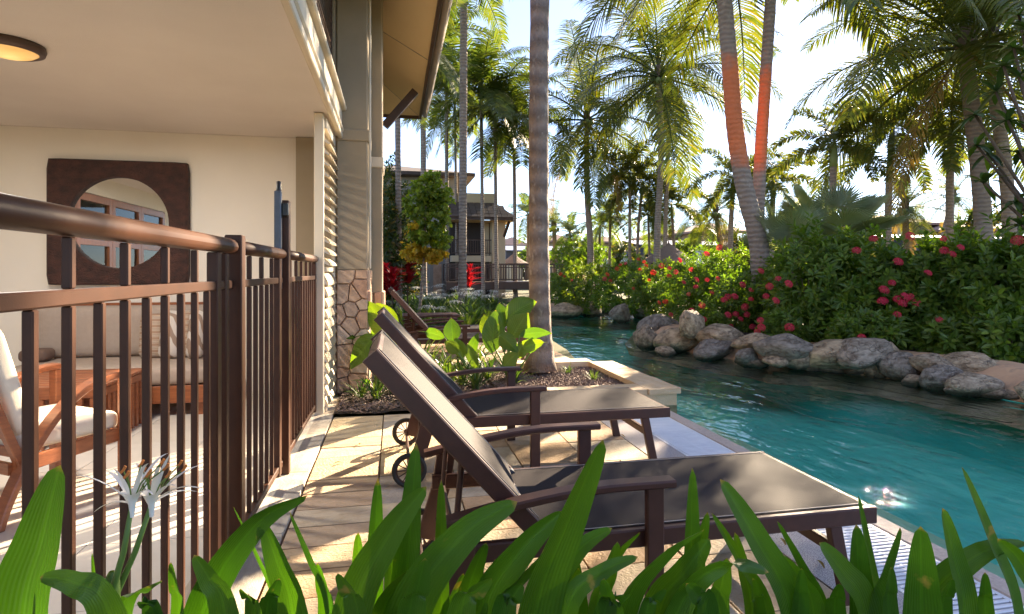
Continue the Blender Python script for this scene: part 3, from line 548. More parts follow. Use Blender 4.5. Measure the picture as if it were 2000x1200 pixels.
# eave: sloping soffit, fascia, gutter, hip end, strut
ex, ez = .465, 4.16; wx, wz = -.66, 4.79; ye = 11.0
b = MB(); hy = ye - (ex - wx)
b.add([(ex, -1.5, ez), (ex, ye, ez), (wx, hy, wz), (wx, -1.5, wz)], [(0, 1, 2, 3)]); b.add([(ex, ye, ez), (-4.5, ye, ez), (-4.5, hy, wz), (wx, hy, wz)], [(0, 1, 2, 3)])
for v_ in list(b.v): pass
k = len(b.v); b.add([(x, y_, z + .03) for (x, y_, z) in b.v[:8]], [(0, 1, 2, 3), (4, 5, 6, 7)]); so = b.build('soffit', M['soff'], HB)
b = MB()
for yy in (1.2, 3.6, 5.85, 8.05):
    MB().bar((ex - .005, yy, ez - .001), (wx, yy, wz - .001), .012, .010).build('joint_bead', M['gutter'], so)
MB().bar((ex - .01, ye - .01, ez - .001), (wx, hy, wz - .001), .012, .010).build('joint_bead', M['gutter'], so)
b = MB(); b.box(ex - .01, ex + .035, -1.5, ye + .03, ez - .05, ez + .16, .004); b.box(-4.5, ex - .012, ye - .01, ye + .03, ez - .05, ez + .16, .004); fa = b.build('fascia', M['fascia'], HB)
b = MB(); b.tube([(ex + .10, -1.5, ez + .06), (ex + .10, ye + .1, ez + .06)], .062, 12); b.build('gutter', M['gutter'], HB, smooth=True)
b = MB(); b.bar((-.15, 9.4, 3.55), (.33, 9.4, 4.13), .10, .12); b.build('strut', M['fascia'], HB)
b = MB(); rz = 5.3; b.add([(ex + .02, -1.5, ez + .15), (ex + .02, ye + .02, ez + .15), (-2.4, ye - 2.8, 5.75), (-2.4, -1.5, 5.75), (-5.2, ye, ez + .15), (-5.2, -1.5, ez + .15)], [(0, 1, 2, 3), (1, 4, 2), (4, 5, 3, 2)]); b.build('roof', M['warmroof'], HB)

# ================================================================ FENCE
def prism_rail(b, y0, y1, x=-.672, z=1.350):
    ring = []; n = 14
    for k in range(n): a = 2 * PI * k / n; ring.append((math.cos(a) * .036, math.sin(a) * .036 * (1 if math.sin(a) > 0 else .75)))
    vs = [(x + p[0], yy, z + p[1]) for yy in (y0, y1) for p in ring]; b.add(vs, [(k, (k + 1) % n, n + (k + 1) % n, n + k) for k in range(n)] + [tuple(range(n))[::-1], tuple(range(n, 2 * n))])
FX = -.672
def bal(P, y, z0, z1, w=.0205): 
    me = BAL.get((round(z0, 3), round(z1, 3)))
    if me is None: me = MB().box(-w / 2, w / 2, -w / 2, w / 2, z0, z1, .003).mesh('baluster', M['brownmetal']); BAL[(round(z0, 3), round(z1, 3))] = me
    link('baluster', me, P, V((FX, y, 0)) - P.location)
BAL = {}
def panel(name, label, cat, y0, y1, ys, stiles=(), up=2, gate=False):
    P = thing(name, label, cat, (FX, (y0 + y1) / 2, 0))
    b = MB(); prism_rail(b, y0, y1); b.build('handrail', M['brownmetal'], P, smooth=True)
    MB().box(FX - .014, FX + .014, y0, y1, 1.178, 1.212, .004).build('mid_rail', M['brownmetal'], P)
    MB().box(FX - .016, FX + .016, y0, y1, .075, .112, .004).build('bottom_rail', M['brownmetal'], P)
    for i, y in enumerate(ys):
        bal(P, y, .113, 1.177)
        if i % up == 1: bal(P, y, 1.2125, 1.322)
    for y, w in stiles: MB().box(FX - .02, FX + .02, y, y + w, .05, 1.322, .004).build('stile', M['brownmetal'], P)
    return P
P1 = panel('pool_fence', 'brown metal balustrade panel in front of the patio armchair', 'fence', .1, 2.598, [.201 + .131 * k for k in range(17)], [(2.36, .05), (2.475, .04)])
P2 = panel('pool_gate', 'brown metal gate between the short square post and the tall latch post', 'gate', 2.672, 3.70, [2.80 + .128 * k for k in range(6)], [(2.69, .04), (3.56, .07)])
P3 = panel('pool_fence', 'short brown balustrade panel between tall latch post and cream post', 'fence', 3.772, 5.198, [3.90 + .118 * k for k in range(11)], [(3.79, .05), (5.14, .05)])
FP = [('short square brown post capping the end of the near balustrade', 2.60, 1.402), ('tall square brown gate post carrying the latch', 3.703, 1.68)]
for lab, y, h in FP:
    o = thing('fence_post', lab, 'post', (FX + .012, y + .0335, 0)); MB().box(FX - .022, FX + .046, y, y + .067, .0, h, .004).build('shaft', M['brownmetal'], o)
    MB().box(FX - .05, FX + .075, y - .03, y + .1, .0, .014, .003).build('foot_plate', M['steel'], o)
LT = thing('gate_latch', 'grey and black upright pull latch fixed beside the tall post', 'latch', (FX, 3.64, 1.5))
MB().box(FX - .028, FX + .012, 3.645, 3.690, 1.14, 1.73, .006).build('latch_body', M['steel'], LT); MB().lathe([(.0, 1.79), (.014, 1.785), (.016, 1.73)], (FX - .004, 3.668, 0), 14).build('pull_knob', M['black'], LT, smooth=True)
MB().box(FX + .013, FX + .05, 3.66, 3.70, 1.58, 1.66, .006).build('bracket', M['black'], LT)
# ================================================================ SUN LOUNGERS
def curve_arm(y, side):
    b = MB(); pts = []
    for i in range(15):
        s = i / 14; x = .13 + s * .80; z = .452 + .082 * math.sin(min(1, s / .78) * PI / 2) - (.004 * max(0, s - .78))
        pts.append(V((x, y, z)))
    b.sweep(pts, .062, .026, (0, 0, 1), .006); return b
def make_lounger(label, loc, group):
    T = thing('sun_lounger', label, 'sun lounger', (0, 0, 0), group)
    Wd = .66; fm, sl = M['lframe'], M['sling']
    b = MB()
    for y in (.0, Wd):
        b.bar((.16, y, .338), (1.765, y, .338), .032, .062, ch=.005)
    b.bar((1.749, .0165, .338), (1.749, Wd - .0165, .338), .03, .060, ch=.005); b.bar((.50, .0165, .328), (.50, Wd - .0165, .328), .026, .03); b.bar((1.12, .0165, .318), (1.12, Wd - .0165, .318), .026, .03)
    b.build('seat_frame', fm, T)
    b = MB(); nx, ny = 22, 10; vs = []
    for i in range(nx + 1):
        for j in range(ny + 1):
            x = .475 + i / nx * 1.262; v = j / ny; vs.append((x, .010 + v * (Wd - .020), .3715 - .010 * math.sin(PI * v) * math.sin(PI * min(1, .12 + .88 * i / nx))))
    b.add(vs, [(i * (ny + 1) + j, (i + 1) * (ny + 1) + j, (i + 1) * (ny + 1) + j + 1, i * (ny + 1) + j + 1) for i in range(nx) for j in range(ny)])
    k = len(b.v); b.add([(p[0], p[1], p[2] - .004) for p in b.v[:k]], [tuple(reversed(f)) for f in b.f[:]]); ss = b.build('seat_sling', sl, T, smooth=True)
    b = MB()
    for y in (.018, Wd - .018): MB().bar((.48, y, .3735), (1.735, y, .3735), .0035, .002, ch=.0005).build('seam', M['lrim'], ss)
    b.bar((.482, .02, .3705), (.482, Wd - .02, .3705), .010, .006, ch=.002); b.build('seam', M['lrim'], ss)
    # backrest leaning from the hinge (x .5) up to (-.06, .98)
    A0, A1 = V((.475, 0, .372)), V((-.075, 0, .985)); d = (A1 - A0).normalized(); nrm = V((d.z, 0, -d.x)) * 1.0
    if nrm.z < 0: nrm = -nrm
    b = MB()
    for y in (.022, Wd - .022): b.bar(A0 - d * .06 + V((0, y, 0)), A1 + V((0, y, 0)), .032, .062, tuple(nrm), .005)
    b.bar(A1 - d * .018 + V((0, .039, 0)), A1 - d * .018 + V((0, Wd - .039, 0)), .026, .045, tuple(nrm), .004); b.bar(A0 + d * .03 + V((0, .039, -.02)), A0 + d * .03 + V((0, Wd - .039, -.02)), .022, .022)
    b.build('backrest_frame', fm, T)
    b = MB(); vs = []; nx = 18
    for i in range(nx + 1):
        for j in range(ny + 1):
            s = i / nx; v = j / ny; sag = .050 * math.sin(PI * v) * (.45 + .55 * s); p = A0 + (A1 - A0) * (.02 + .975 * s) + nrm * (.033 - sag); vs.append((p.x, .030 + v * (Wd - .060), p.z))
    b.add(vs, [(i * (ny + 1) + j, (i + 1) * (ny + 1) + j, (i + 1) * (ny + 1) + j + 1, i * (ny + 1) + j + 1) for i in range(nx) for j in range(ny)])
    k = len(b.v); b.add([(p[0] - nrm.x * .004, p[1], p[2] - nrm.z * .004) for p in b.v[:k]], [tuple(reversed(f)) for f in b.f[:]]); bs = b.build('backrest_sling', sl, T, smooth=True)
    b = MB()
    for y in (.044, Wd - .044):
        b = MB(); b.bar(A0 + nrm * .0315 + V((0, y, 0)) + d * .03, A1 + nrm * .0315 + V((0, y, 0)) - d * .012, .003, .004, tuple(nrm), .0008); b.build('seam', M['lrim'], bs)
    for y, s in ((-.035, -1), (Wd + .035, 1)):
        curve_arm(y, s).build('armrest', fm, T, smooth=False)
        b = MB(); b.bar((.862, y + .004 * s, .0), (.862, y + .004 * s, .520), .030, .060, (1, 0, 0), .004); b.build('arm_post', fm, T)
        b = MB(); b.sweep([V((.225, y, .458)), V((.20, y, .30)), V((.135, y, .085))], .030, .08, (1, 0, 0), .004); b.build('rear_leg', fm, T)
        b = MB(); b.bar((1.60, y * .0 + (.012 if s < 0 else Wd - .012), .31), (1.665, (.012 if s < 0 else Wd - .012), .0), .032, .052, (1, 0, 0), .004); b.build('foot_leg', fm, T)
        wy = y + .045 * s * -1 * -1
        tb = MB(); ring = []
        for k in range(28): a = 2 * PI * k / 28; ring.append(V((.105 + math.cos(a) * .088, wy, .1 + math.sin(a) * .088)))
        ring.append(ring[0]); tb.tube(ring, .0125, 8, False, up=(0, 1, 0)); wh = tb.build('wheel', M['rubber'], T, smooth=True)
        rb = MB(); rb.lathe([(.0, -.012), (.018, -.012), (.018, .012), (.0, .012)], (.105, wy, .1), 12, 'Y'); ri = [p + (V((.105, wy, .1)) - p) * .16 for p in ring]; rb.tube(ri, .006, 6, False, up=(0, 1, 0))
        for k in range(12):
            a = 2 * PI * k / 12; rb.bar((.105 + math.cos(a) * .016, wy, .1 + math.sin(a) * .016), (.105 + math.cos(a) * .076, wy, .1 + math.sin(a) * .076), .005, .009, (0, 1, 0), .001)
        rb.build('wheel_spokes', fm, wh)
        b = MB(); b.lathe([(0, -.02), (.026, -.02), (.026, .02), (0, .02)], (.492, .022 + .012 if s < 0 else Wd - .034, .362), 16, 'Y'); b.build('hinge', M['steel'], T)
    b = MB(); b.tube([(.105, -.06, .1), (.105, Wd + .06, .1)], .010, 8); b.build('axle', fm, T)
    b = MB(); b.bar((1.635, .03, .20), (1.635, Wd - .03, .20), .026, .045, ch=.004); b.build('stretcher', fm, T)
    b = MB(); u0 = A0.lerp(A1, .42) - nrm * .03
    b.tube([(u0.x, .08, u0.z), (.20, .08, .345)], .011, 8); b.tube([(u0.x, Wd - .08, u0.z), (.20, Wd - .08, .345)], .011, 8); b.tube([(.20, .0, .345), (.20, Wd, .345)], .010, 8); b.tube([(u0.x, .06, u0.z), (u0.x, Wd - .06, u0.z)], .010, 8)
    b.build('back_prop', fm, T)
    T.location = loc; return T
GL = 'wheeled sun loungers lined up along the pool'
L1 = make_lounger('near wheeled brown lounger with charcoal sling, closest to the strap leaves in front', (0, 1.86, 0), GL)
for lab, loc in (('second wheeled brown lounger, just in front of the gravel planter kerb', (-.02, 3.47, 0)), ('far brown lounger on the terrace behind the broad leaved plants', (.04, 7.55, 0)), ('farthest brown lounger at the edge of the spider lily bed', (.0, 8.75, 0))):
    c = copy_tree(L1); c.location = loc; c['label'] = lab
ST = thing('side_table', 'low slatted brown table beyond the far lounger', 'table', (.62, 10.2, 0))
b = MB(); [b.bar((.62 + dx, 10.2 + dy, 0), (.62 + dx, 10.2 + dy, .47), .04, .04) for dx in (-.42, .42) for dy in (-.3, .3)]; b.build('leg', M['lframe'], ST)
for k in range(7): MB().box(.62 - .48, .62 + .48, 10.2 - .34 + k * .1, 10.2 - .26 + k * .1, .471, .50, .004).build('slat', M['lframe'], ST)

# ================================================================ PATIO FURNITURE
MIR = thing('wall_mirror', 'square carved dark timber mirror with a round glass on the cream wall', 'mirror', PY(233, 433, 6.25))
P0, P2_ = PY(95, 310, 6.25), PY(370, 556, 6.25); mc = (P0 + P2_) / 2; hw, hh = (P2_.x - P0.x) / 2, (P0.z - P2_.z) / 2
rr_ = .44; bm_ = MB(); nn = 64; ys_ = (6.272, 6.205)
def sq(a):
    c, s = math.cos(a), math.sin(a); k = 1 / max(abs(c) / hw, abs(s) / hh); x, z = c * k, s * k; r0 = .03
    if abs(x) > hw - r0 and abs(z) > hh - r0:
        cx, cz = math.copysign(hw - r0, x), math.copysign(hh - r0, z); dx, dz = x - cx, z - cz; l = math.hypot(dx, dz)
        if l > r0: x, z = cx + dx / l * r0, cz + dz / l * r0
    return x, z
inn = [(rr_ * math.cos(2 * PI * k / nn), rr_ * math.sin(2 * PI * k / nn)) for k in range(nn)]; outp = [sq(2 * PI * k / nn + PI / 4) for k in range(nn)]; inn = [(rr_ * math.cos(2 * PI * k / nn + PI / 4), rr_ * math.sin(2 * PI * k / nn + PI / 4)) for k in range(nn)]
rings = [[(p, 6.272) for p in outp], [(p, 6.215) for p in outp], [((p[0] * .975, p[1] * .975), 6.203) for p in outp], [((p[0] * 1.03, p[1] * 1.03), 6.198) for p in inn], [(p, 6.206) for p in inn], [(p, 6.255) for p in inn]]
for rg_ in rings: bm_.v += [(mc.x + p[0], y_, mc.z + p[1]) for p, y_ in rg_]
bm_.f += [(i * nn + k, i * nn + (k + 1) % nn, (i + 1) * nn + (k + 1) % nn, (i + 1) * nn + k) for i in range(5) for k in range(nn)]
bm_.build('frame', M['carved'], MIR)
b = MB(); b.add([(mc.x + rr_ * 1.01 * math.cos(2 * PI * k / nn), 6.25, mc.z + rr_ * 1.01 * math.sin(2 * PI * k / nn)) for k in range(nn)], [tuple(range(nn))]); b.build('glass', M['mirror'], MIR)

lc = PX(22, 88, -2.22); lz = 2.62; 
lp_ = G(18, 92, 2.60)
LA = thing('ceiling_light', 'round flush ceiling lamp with dark rim and glowing amber glass', 'ceiling light', (lp_.x, lp_.y, 2.62))
b = MB(); b.lathe([(.0, 2.619), (.175, 2.619), (.18, 2.60), (.172, 2.575), (.150, 2.565), (.142, 2.572)], (lp_.x, lp_.y, 0), 40); b.build('rim', M['fascia'], LA, smooth=True)
b = MB(); b.lathe([(.143, 2.575), (.12, 2.558), (.08, 2.545), (.04, 2.540), (.0, 2.539)], (lp_.x, lp_.y, 0), 40); b.build('lamp_glass', M['lampglass'], LA, smooth=True)
pl = bpy.data.lights.new('lamp_bulb', 'AREA'); pl.shape = 'DISK'; pl.size = .26; pl.energy = 9; pl.color = (1, .92, .82); po = bpy.data.objects.new('lamp_bulb', pl); COL.objects.link(po); po.parent = LA; po.location = (0, 0, -.09)

def cushion(x0, x1, y0, y1, z0, z1, n=10, puff=.35):
    """a pillow block with rounded edges"""
    b = MB(); c = V(((x0 + x1) / 2, (y0 + y1) / 2, (z0 + z1) / 2)); h = V((abs(x1 - x0) / 2, abs(y1 - y0) / 2, abs(z1 - z0) / 2)); m = min(h); bm = bmesh.new(); bmesh.ops.create_cube(bm, size=2); bmesh.ops.subdivide_edges(bm, edges=bm.edges[:], cuts=n, use_grid_fill=True)
    r = m * .75; idx = {}
    for v in bm.verts:
        p = V((v.co.x * h.x, v.co.y * h.y, v.co.z * h.z)); q = V([max(-(h[i] - r), min(h[i] - r, p[i])) for i in range(3)]); dd = p - q
        if dd.length > 1e-6: p = q + dd.normalized() * min(dd.length, r)
        fat = 1 + puff * .18 * (1 - (p.x / h.x) ** 2) * (1 - (p.y / h.y) ** 2) * (1 - (p.z / h.z) ** 2) if puff else 1
        k = [i for i in range(3) if h[i] == m][0]; o = [i for i in range(3) if i != k]; f2 = (1 - abs(p[o[0]] / h[o[0]]) ** 4) * (1 - abs(p[o[1]] / h[o[1]]) ** 4); p[k] *= 1 - puff * .5 + puff * .5 * f2
        idx[v] = len(b.v); b.v.append(tuple(c + p))
    for f in bm.faces: b.f.append(tuple(idx[v] for v in f.verts))
    bm.free(); return b
# built-in style daybed against the wall
b0 = PY(60, 700, 5.75); bx0, bx1 = PY(60, 640, 6.05).x, PY(452, 640, 6.05).x
DB = thing('daybed', 'long timber daybed with taupe seat and back cushions against the patio wall', 'daybed', ((bx0 + bx1) / 2, 5.85, 0))
b = MB(); b.box(bx0 + .02, bx1, 5.42, 5.46, .12, .27, .004); b.box(bx0 + .02, bx1, 5.461, 6.20, .20, .26); b.build('base', M['timber'], DB)
for (x, y_) in ((bx0 + .08, 5.47), (bx1 - .14, 5.47), (bx0 + .08, 6.12), (bx1 - .14, 6.12)): MB().box(x, x + .06, y_, y_ + .06, 0, .199, .004).build('leg', M['timber'], DB)
b = MB(); b.bar((bx0 + .12, 6.24, .92), (bx1, 6.24, .92), .03, .05, ch=.005); b.box(bx0 + .1, bx0 + .15, 6.225, 6.255, .25, .90); b.box(bx1 - .15, bx1 - .1, 6.225, 6.255, .25, .90); b.build('back_rail', M['timber'], DB)
cushion(bx0, bx1, 5.40, 6.19, .262, .445, 8, .12).build('seat_cushion', M['taupe'], DB, smooth=True)
cushion(bx0 - .02, bx1, 6.03, 6.21, .45, .925, 8, .12).build('back_cushion', M['taupe'], DB, smooth=True)
bo = cushion(bx0 + .02, bx0 + .24, 5.80, 6.0, .447, .56, 6, .2).build('bolster', M['dkcush'], None, smooth=True); tag(bo, 'small dark brown bolster at the end of the taupe daybed', 'cushion')
def pillow(px0, px1, pyt, pyb, Y, m, lab, lean):
    a, c = PY(px0, pyb, Y), PY(px1, pyt, Y); w = abs(c.x - a.x); h = c.z - a.z
    o = cushion(-w / 2, w / 2, -.07, .07, 0, h, 9, .8).build('cushion', m, None, smooth=True); o.location = ((a.x + c.x) / 2, Y, max(.44, a.z)); o.rotation_euler = (R(-12), 0, lean); tag(o, lab, 'cushion', 'throw cushions on the daybed')
    b = MB(); b.tube([(-w * .47, -.055, .02), (-w * .44, -.068, h * .5), (-w * .40, -.05, h * .96)], .012, 8); b.build('piping', M['piping'], o, smooth=True).location = (0, 0, 0)
pillow(272, 322, 612, 700, 5.92, M['stripe'], 'brown and cream striped cushion, nearest the middle of the daybed', .15)
pillow(308, 352, 606, 700, 5.84, M['print'], 'leaf print cushion between the two striped cushions', -.1)
pillow(340, 376, 606, 698, 5.90, M['stripe'], 'striped cushion with dark trim tucked behind the leaf print ones', .2)
pillow(362, 396, 606, 700, 5.80, M['print'], 'leaf print cushion at the fence end of the daybed', -.15)
# slatted coffee table
TB = thing('coffee_table', 'slatted red brown timber coffee table behind the armchair', 'table', (-2.42, 4.95, 0))
for k in range(9): MB().box(-2.80, -2.03, 4.60 + k * .082, 4.67 + k * .082, .415, .44, .004).build('top_slat', M['timber'], TB)
b = MB(); b.box(-2.80, -2.03, 4.575, 4.598, .36, .44); b.box(-2.80, -2.03, 5.34, 5.362, .36, .44); b.box(-2.05, -2.028, 4.60, 5.338, .36, .412); b.build('apron', M['timber'], TB)
for k in range(10): MB().box(-2.048, -2.022, 4.60 + k * .078, 4.635 + k * .078, 0, .359, .003).build('side_slat', M['timber'], TB)
for k in range(10): MB().box(-2.80, -2.775, 4.60 + k * .078, 4.635 + k * .078, 0, .359, .003).build('side_slat', M['timber'], TB)
for k in range(9): MB().box(-2.74 + k * .08, -2.705 + k * .08, 4.577, 4.60, 0, .359, .003).build('front_slat', M['timber'], TB)
# armchair, local frame: +x forward, y across
AC = thing('armchair', 'curved arm timber armchair with cream seat and back cushions', 'armchair', (0, 0, 0))
tm = M['timber']
for s in (-1, 1):
    y_ = s * .31
    b = MB(); ctl = [V((.40, y_, .665)), V((.26, y_, .655)), V((.10, y_, .60)), V((-.06, y_, .48)), V((-.20, y_, .30)), V((-.30, y_, .12)), V((-.345, y_, 0))]
    pts = []
    for i in range(len(ctl) - 1):
        for k in range(4):
            t = k / 4; p0, p1, p2, p3 = ctl[max(0, i - 1)], ctl[i], ctl[i + 1], ctl[min(len(ctl) - 1, i + 2)]
            pts.append(.5 * ((2 * p1) + (p2 - p0) * t + (2 * p0 - 5 * p1 + 4 * p2 - p3) * t * t + (3 * p1 - p0 - 3 * p2 + p3) * t ** 3))
    pts.append(ctl[-1]); b.sweep(pts, .075, .032, (0, 1, 0), .005) if False else b.sweep(pts, .085, .034, (.3, 0, 1), .006); b.build('arm', tm, AC)
    b = MB(); b.box(.37, .415, y_ - .035, y_ + .035, 0, .645, .005); b.build('front_leg', tm, AC)
    b = MB(); b.bar((-.42, y_ * .9, .80), (-.18, y_ * .9, .22), .05, .045, (1, 0, 0), .005); b.build('back_post', tm, AC)
    b = MB(); b.bar((-.24, y_ * .9, .275), (.37, y_ * .9, .31), .03, .075, ch=.004); b.build('seat_rail', tm, AC)
b = MB(); b.bar((.355, -.27, .305), (.355, .27, .305), .028, .07); b.bar((-.25, -.27, .27), (-.25, .27, .27), .028, .06); b.build('cross_rail', tm, AC)
for k in range(5): b = MB(); z = .35 + k * .1; x = -.235 - (z - .35) * .42; b.bar((x, -.27, z), (x, .27, z), .018, .05, (0, 0, 1)); b.build('back_slat', tm, AC)
cushion(-.22, .40, -.275, .275, .325, .455, 9, .3).build('seat_cushion', M['creamcush'], AC, smooth=True)
bc = cushion(-.07, .07, -.28, .28, -.29, .29, 9, .25).build('back_cushion', M['creamcush'], AC, smooth=True); bc.location = (-.255, 0, .70); bc.rotation_euler = (0, R(-18), 0)
AC.location = (-1.97, 3.62, 0); AC.rotation_euler = (0, 0, R(57)); AC.scale = (.84, 1.0, 1.0)
# ================================================================ PALMS
def leaflet(b, p, dr, T, l, w, droop, segs=3):
    """one narrow leaflet that bends down along its length"""
    pts = [p]; d = dr.normalized(); q = p
    for k in range(segs):
        q = q + d * (l / segs); pts.append(q); d = (d + V((0, 0, -droop / segs * (1 + k * .5)))).normalized()
    wv = T - dr * T.dot(dr)
    if wv.length < 1e-4: wv = V((0, 0, 1)).cross(dr)
    wv = wv.normalized() * (w / 2); vs = []
    prof = (.55, 1, .8, 0) if segs == 3 else (.6, 1, 0)
    for i, c in enumerate(pts[:-1]): vs += [c + wv * prof[i], c - wv * prof[i]]
    vs.append(pts[-1]); n = len(vs)
    b.add(vs, [(2 * i, 2 * i + 2, 2 * i + 3, 2 * i + 1) for i in range(segs - 1)] + [(n - 3, n - 1, n - 2)])
def frond(kind, e0, droop, Lr, seed):
    rg = random.Random(seed); b = MB(); N = 22; pts = [V((0, 0, 0))]; tans = []
    tw = rg.uniform(-.25, .25)
    for i in range(N):
        s = i / N; th = R(e0 - droop * s ** 1.35); t = V((math.cos(th) * math.cos(tw * s), math.cos(th) * math.sin(tw * s), math.sin(th))); tans.append(t); pts.append(pts[-1] + t * (Lr / N))
    tans.append(tans[-1])
    b.tube(pts, [(.032 if kind != 'fox' else .024) * (Lr / 3.5) * (1 - .85 * i / N) for i in range(N + 1)], 5)
    def at_(s): x = s * N; i = min(N - 1, int(x)); return pts[i].lerp(pts[i + 1], x - i), tans[i]
    n = {'coco': 62, 'alex': 46, 'fox': 60, 'small': 34}[kind]
    for side in (-1, 1):
        for k in range(n):
            s = (.14 if kind == 'coco' else .10) + (.99 - .12) * (k + rg.uniform(-.3, .3)) / n; s = min(.995, s); p, T = at_(s); S = V((0, 0, 1)).cross(T)
            S = (S.normalized() if S.length > .05 else V((0, 1, 0))) * side; U = T.cross(S) * side
            if kind == 'coco':
                l = Lr * .235 * (math.sin(PI * (.14 + .80 * s)) ** .65) * rg.uniform(.85, 1.1); leaflet(b, p, (T * (.45 + .5 * s) + S * .9 + U * rg.uniform(-.05, .22)).normalized(), T, l, .034 * Lr / 3.5, rg.uniform(.7, 1.5))
            elif kind == 'alex':
                l = Lr * .26 * (math.sin(PI * (.16 + .76 * s)) ** .6) * rg.uniform(.85, 1.1); leaflet(b, p, (T * .5 + S * .9 + U * rg.uniform(0, .2)).normalized(), T, l, .042 * Lr / 2.6, rg.uniform(.6, 1.2))
            elif kind == 'small':
                l = Lr * .28 * (math.sin(PI * (.16 + .76 * s)) ** .6) * rg.uniform(.85, 1.1); leaflet(b, p, (T * .55 + S * .9 + U * .15).normalized(), T, l, .06 * Lr / 2.6, rg.uniform(.5, 1.0), 2)
            else:
                for q in range(2):
                    a = rg.uniform(-1.3, 1.3); l = Lr * .17 * (math.sin(PI * (.2 + .72 * s)) ** .6) * rg.uniform(.8, 1.1); leaflet(b, p, (T * .65 + S * math.cos(a) + U * math.sin(a)).normalized(), T, l, .036 * Lr / 2.2, rg.uniform(.3, .8), 2)
    return b
FM = {}
def frond_mesh(kind, e0, droop, var):
    k = (kind, e0, droop, var)
    if k not in FM:
        Lr = {'coco': 3.6, 'alex': 2.6, 'fox': 2.2, 'small': 2.6}[kind]
        FM[k] = frond(kind, e0, droop, Lr, hash(k[1:]) % 9999 + var).mesh('frond', M[{'coco': 'coco', 'alex': 'alex', 'fox': 'fox', 'small': 'alex'}[kind]])
    return FM[k]
ELEV = [(82, 60), (68, 75), (52, 85), (36, 90), (18, 85), (2, 70), (-18, 55), (-40, 40)]
def palm(label, ctl, r0, r1, kind, scale=1.0, n=18, seed=1, shaft=True, bark='bark', lo=0, hi=8, group='palms in the resort garden', band=None, lean_f=0, nodead=False):
    """ctl: trunk points from the ground up, in world space"""
    rg = random.Random(seed); base = ctl[0]; T = thing('palm_tree', label, 'palm tree', base, group)
    pts = []
    for i in range(len(ctl) - 1):
        for k in range(14):
            t = k / 14; p0, p1, p2, p3 = ctl[max(0, i - 1)], ctl[i], ctl[i + 1], ctl[min(len(ctl) - 1, i + 2)]
            pts.append(.5 * ((2 * p1) + (p2 - p0) * t + (2 * p0 - 5 * p1 + 4 * p2 - p3) * t * t + (3 * p1 - p0 - 3 * p2 + p3) * t ** 3))
    pts.append(ctl[-1]); n_ = len(pts); tot = sum((pts[i + 1] - pts[i]).length for i in range(n_ - 1)); acc = 0; rs = []
    for i, p in enumerate(pts):
        s = i / (n_ - 1); hgt = (p - base).length; flare = .55 * math.exp(-hgt / .25) + .18 * math.exp(-hgt / .9)
        rs.append((r0 + (r1 - r0) * s) * (1 + flare) * (1 + .03 * math.sin(i * 2.3 + seed)))
    b = MB()
    if band:  # band: heights of the warm light painted on the trunk
        b.tube(pts, rs, 14); b.build('trunk', painted_glow_bark(band[0] - base.z, band[1] - base.z), T, smooth=True)
    else: b.tube(pts, rs, 14); b.build('trunk', M[bark], T, smooth=True)
    top = ctl[-1]; tdir = (pts[-1] - pts[-3]).normalized()
    if shaft and kind in ('alex', 'fox'):
        b = MB(); sh = .75 * scale; b.tube([top - tdir * .02, top + tdir * sh * .3, top + tdir * sh], [r1 * 1.05, r1 * 1.25, r1 * .55], 12); b.build('crownshaft', M['shaft'], T, smooth=True); top = top + tdir * sh * .92
    if kind == 'coco':
        b = MB(); b.lathe([(r1 * .9, -.1), (r1 * 1.5, .12), (r1 * 1.25, .35), (.02, .5)], top, 12); b.build('crown_base', M['stem'], T, smooth=True)
        nb = MB()
        for k in range(5):
            a = k * 1.26 + seed; c = top + V((math.cos(a) * r1 * 1.9, math.sin(a) * r1 * 1.9, -.12 - .08 * (k % 2)))
            nb.lathe([(0, -.13), (.07, -.10), (.105, 0), (.08, .09), (0, .14)], c, 10)
        nb.build('coconuts', M['shaft'], T, smooth=True)
    az = rg.uniform(0, 6.28)
    for k in range(n):
        az += 2.39996 + rg.uniform(-.25, .25); u = (k + .5) / n; e, d = ELEV[max(lo, min(hi - 1, int(lo + u * (hi - lo))))]
        var = rg.randrange(2); sc = scale * rg.uniform(.86, 1.1) * (.85 if u < .12 else 1)
        o = link('frond', frond_mesh(kind, e, d, var), T, top - base, (0, R(rg.uniform(-5, 5)), az), (sc, sc, sc))
    if kind == 'coco' and not nodead:
        for k in range(2):
            az += 2.4; o = link('dry_frond', DEADM, T, top - base, (0, 0, az), (scale * .9,) * 3)
    return T
DEADM = frond('coco', -55, 35, 3.4, 77).mesh('dry_frond', M['dead'])
def st(px, pxt, pyt, t, lean=0): return [at(px, 530 + F * (H + .1) / t, t), at((px + pxt) / 2 + lean, (530 + F * H / t + pyt) / 2, t), at(pxt, pyt, t)]
palm('big mottled palm trunk rising from the gravel bed beside the pool', [at(1055, 722, 6.75), at(1052, 300, 6.7), at(1056, -300, 6.7), at(1050, -760, 6.7)], .115, .105, 'alex', 1.15, 13, 3, bark='barkp')
palm('slim ringed palm standing among the spider lilies, taller than the eave', st(903, 906, -30, 15), .105, .095, 'alex', .95, 13, 4)
palm('thin pale palm just beside the recessed stone pier', st(780, 776, 140, 14), .075, .065, 'alex', .8, 12, 5)
palm('thin palm behind the small yellow leaved tree', st(828, 826, 130, 19), .10, .085, 'alex', 1.23, 17, 6)
palm('slender palm before the dark roof of the grey house', st(873, 872, 170, 25), .085, .075, 'alex', 1.30, 16, 7)
palm('thin palm hard against the grey house corner', st(893, 889, 235, 27), .07, .06, 'alex', 1.23, 16, 8)
palm('slender palm in front of the tiled porch roof', st(944, 940, 215, 23), .075, .065, 'alex', 1.23, 17, 9)
palm('slender palm at the outer end of the tiled porch roof', st(970, 967, 250, 23.5), .075, .065, 'alex', 1.23, 17, 10)
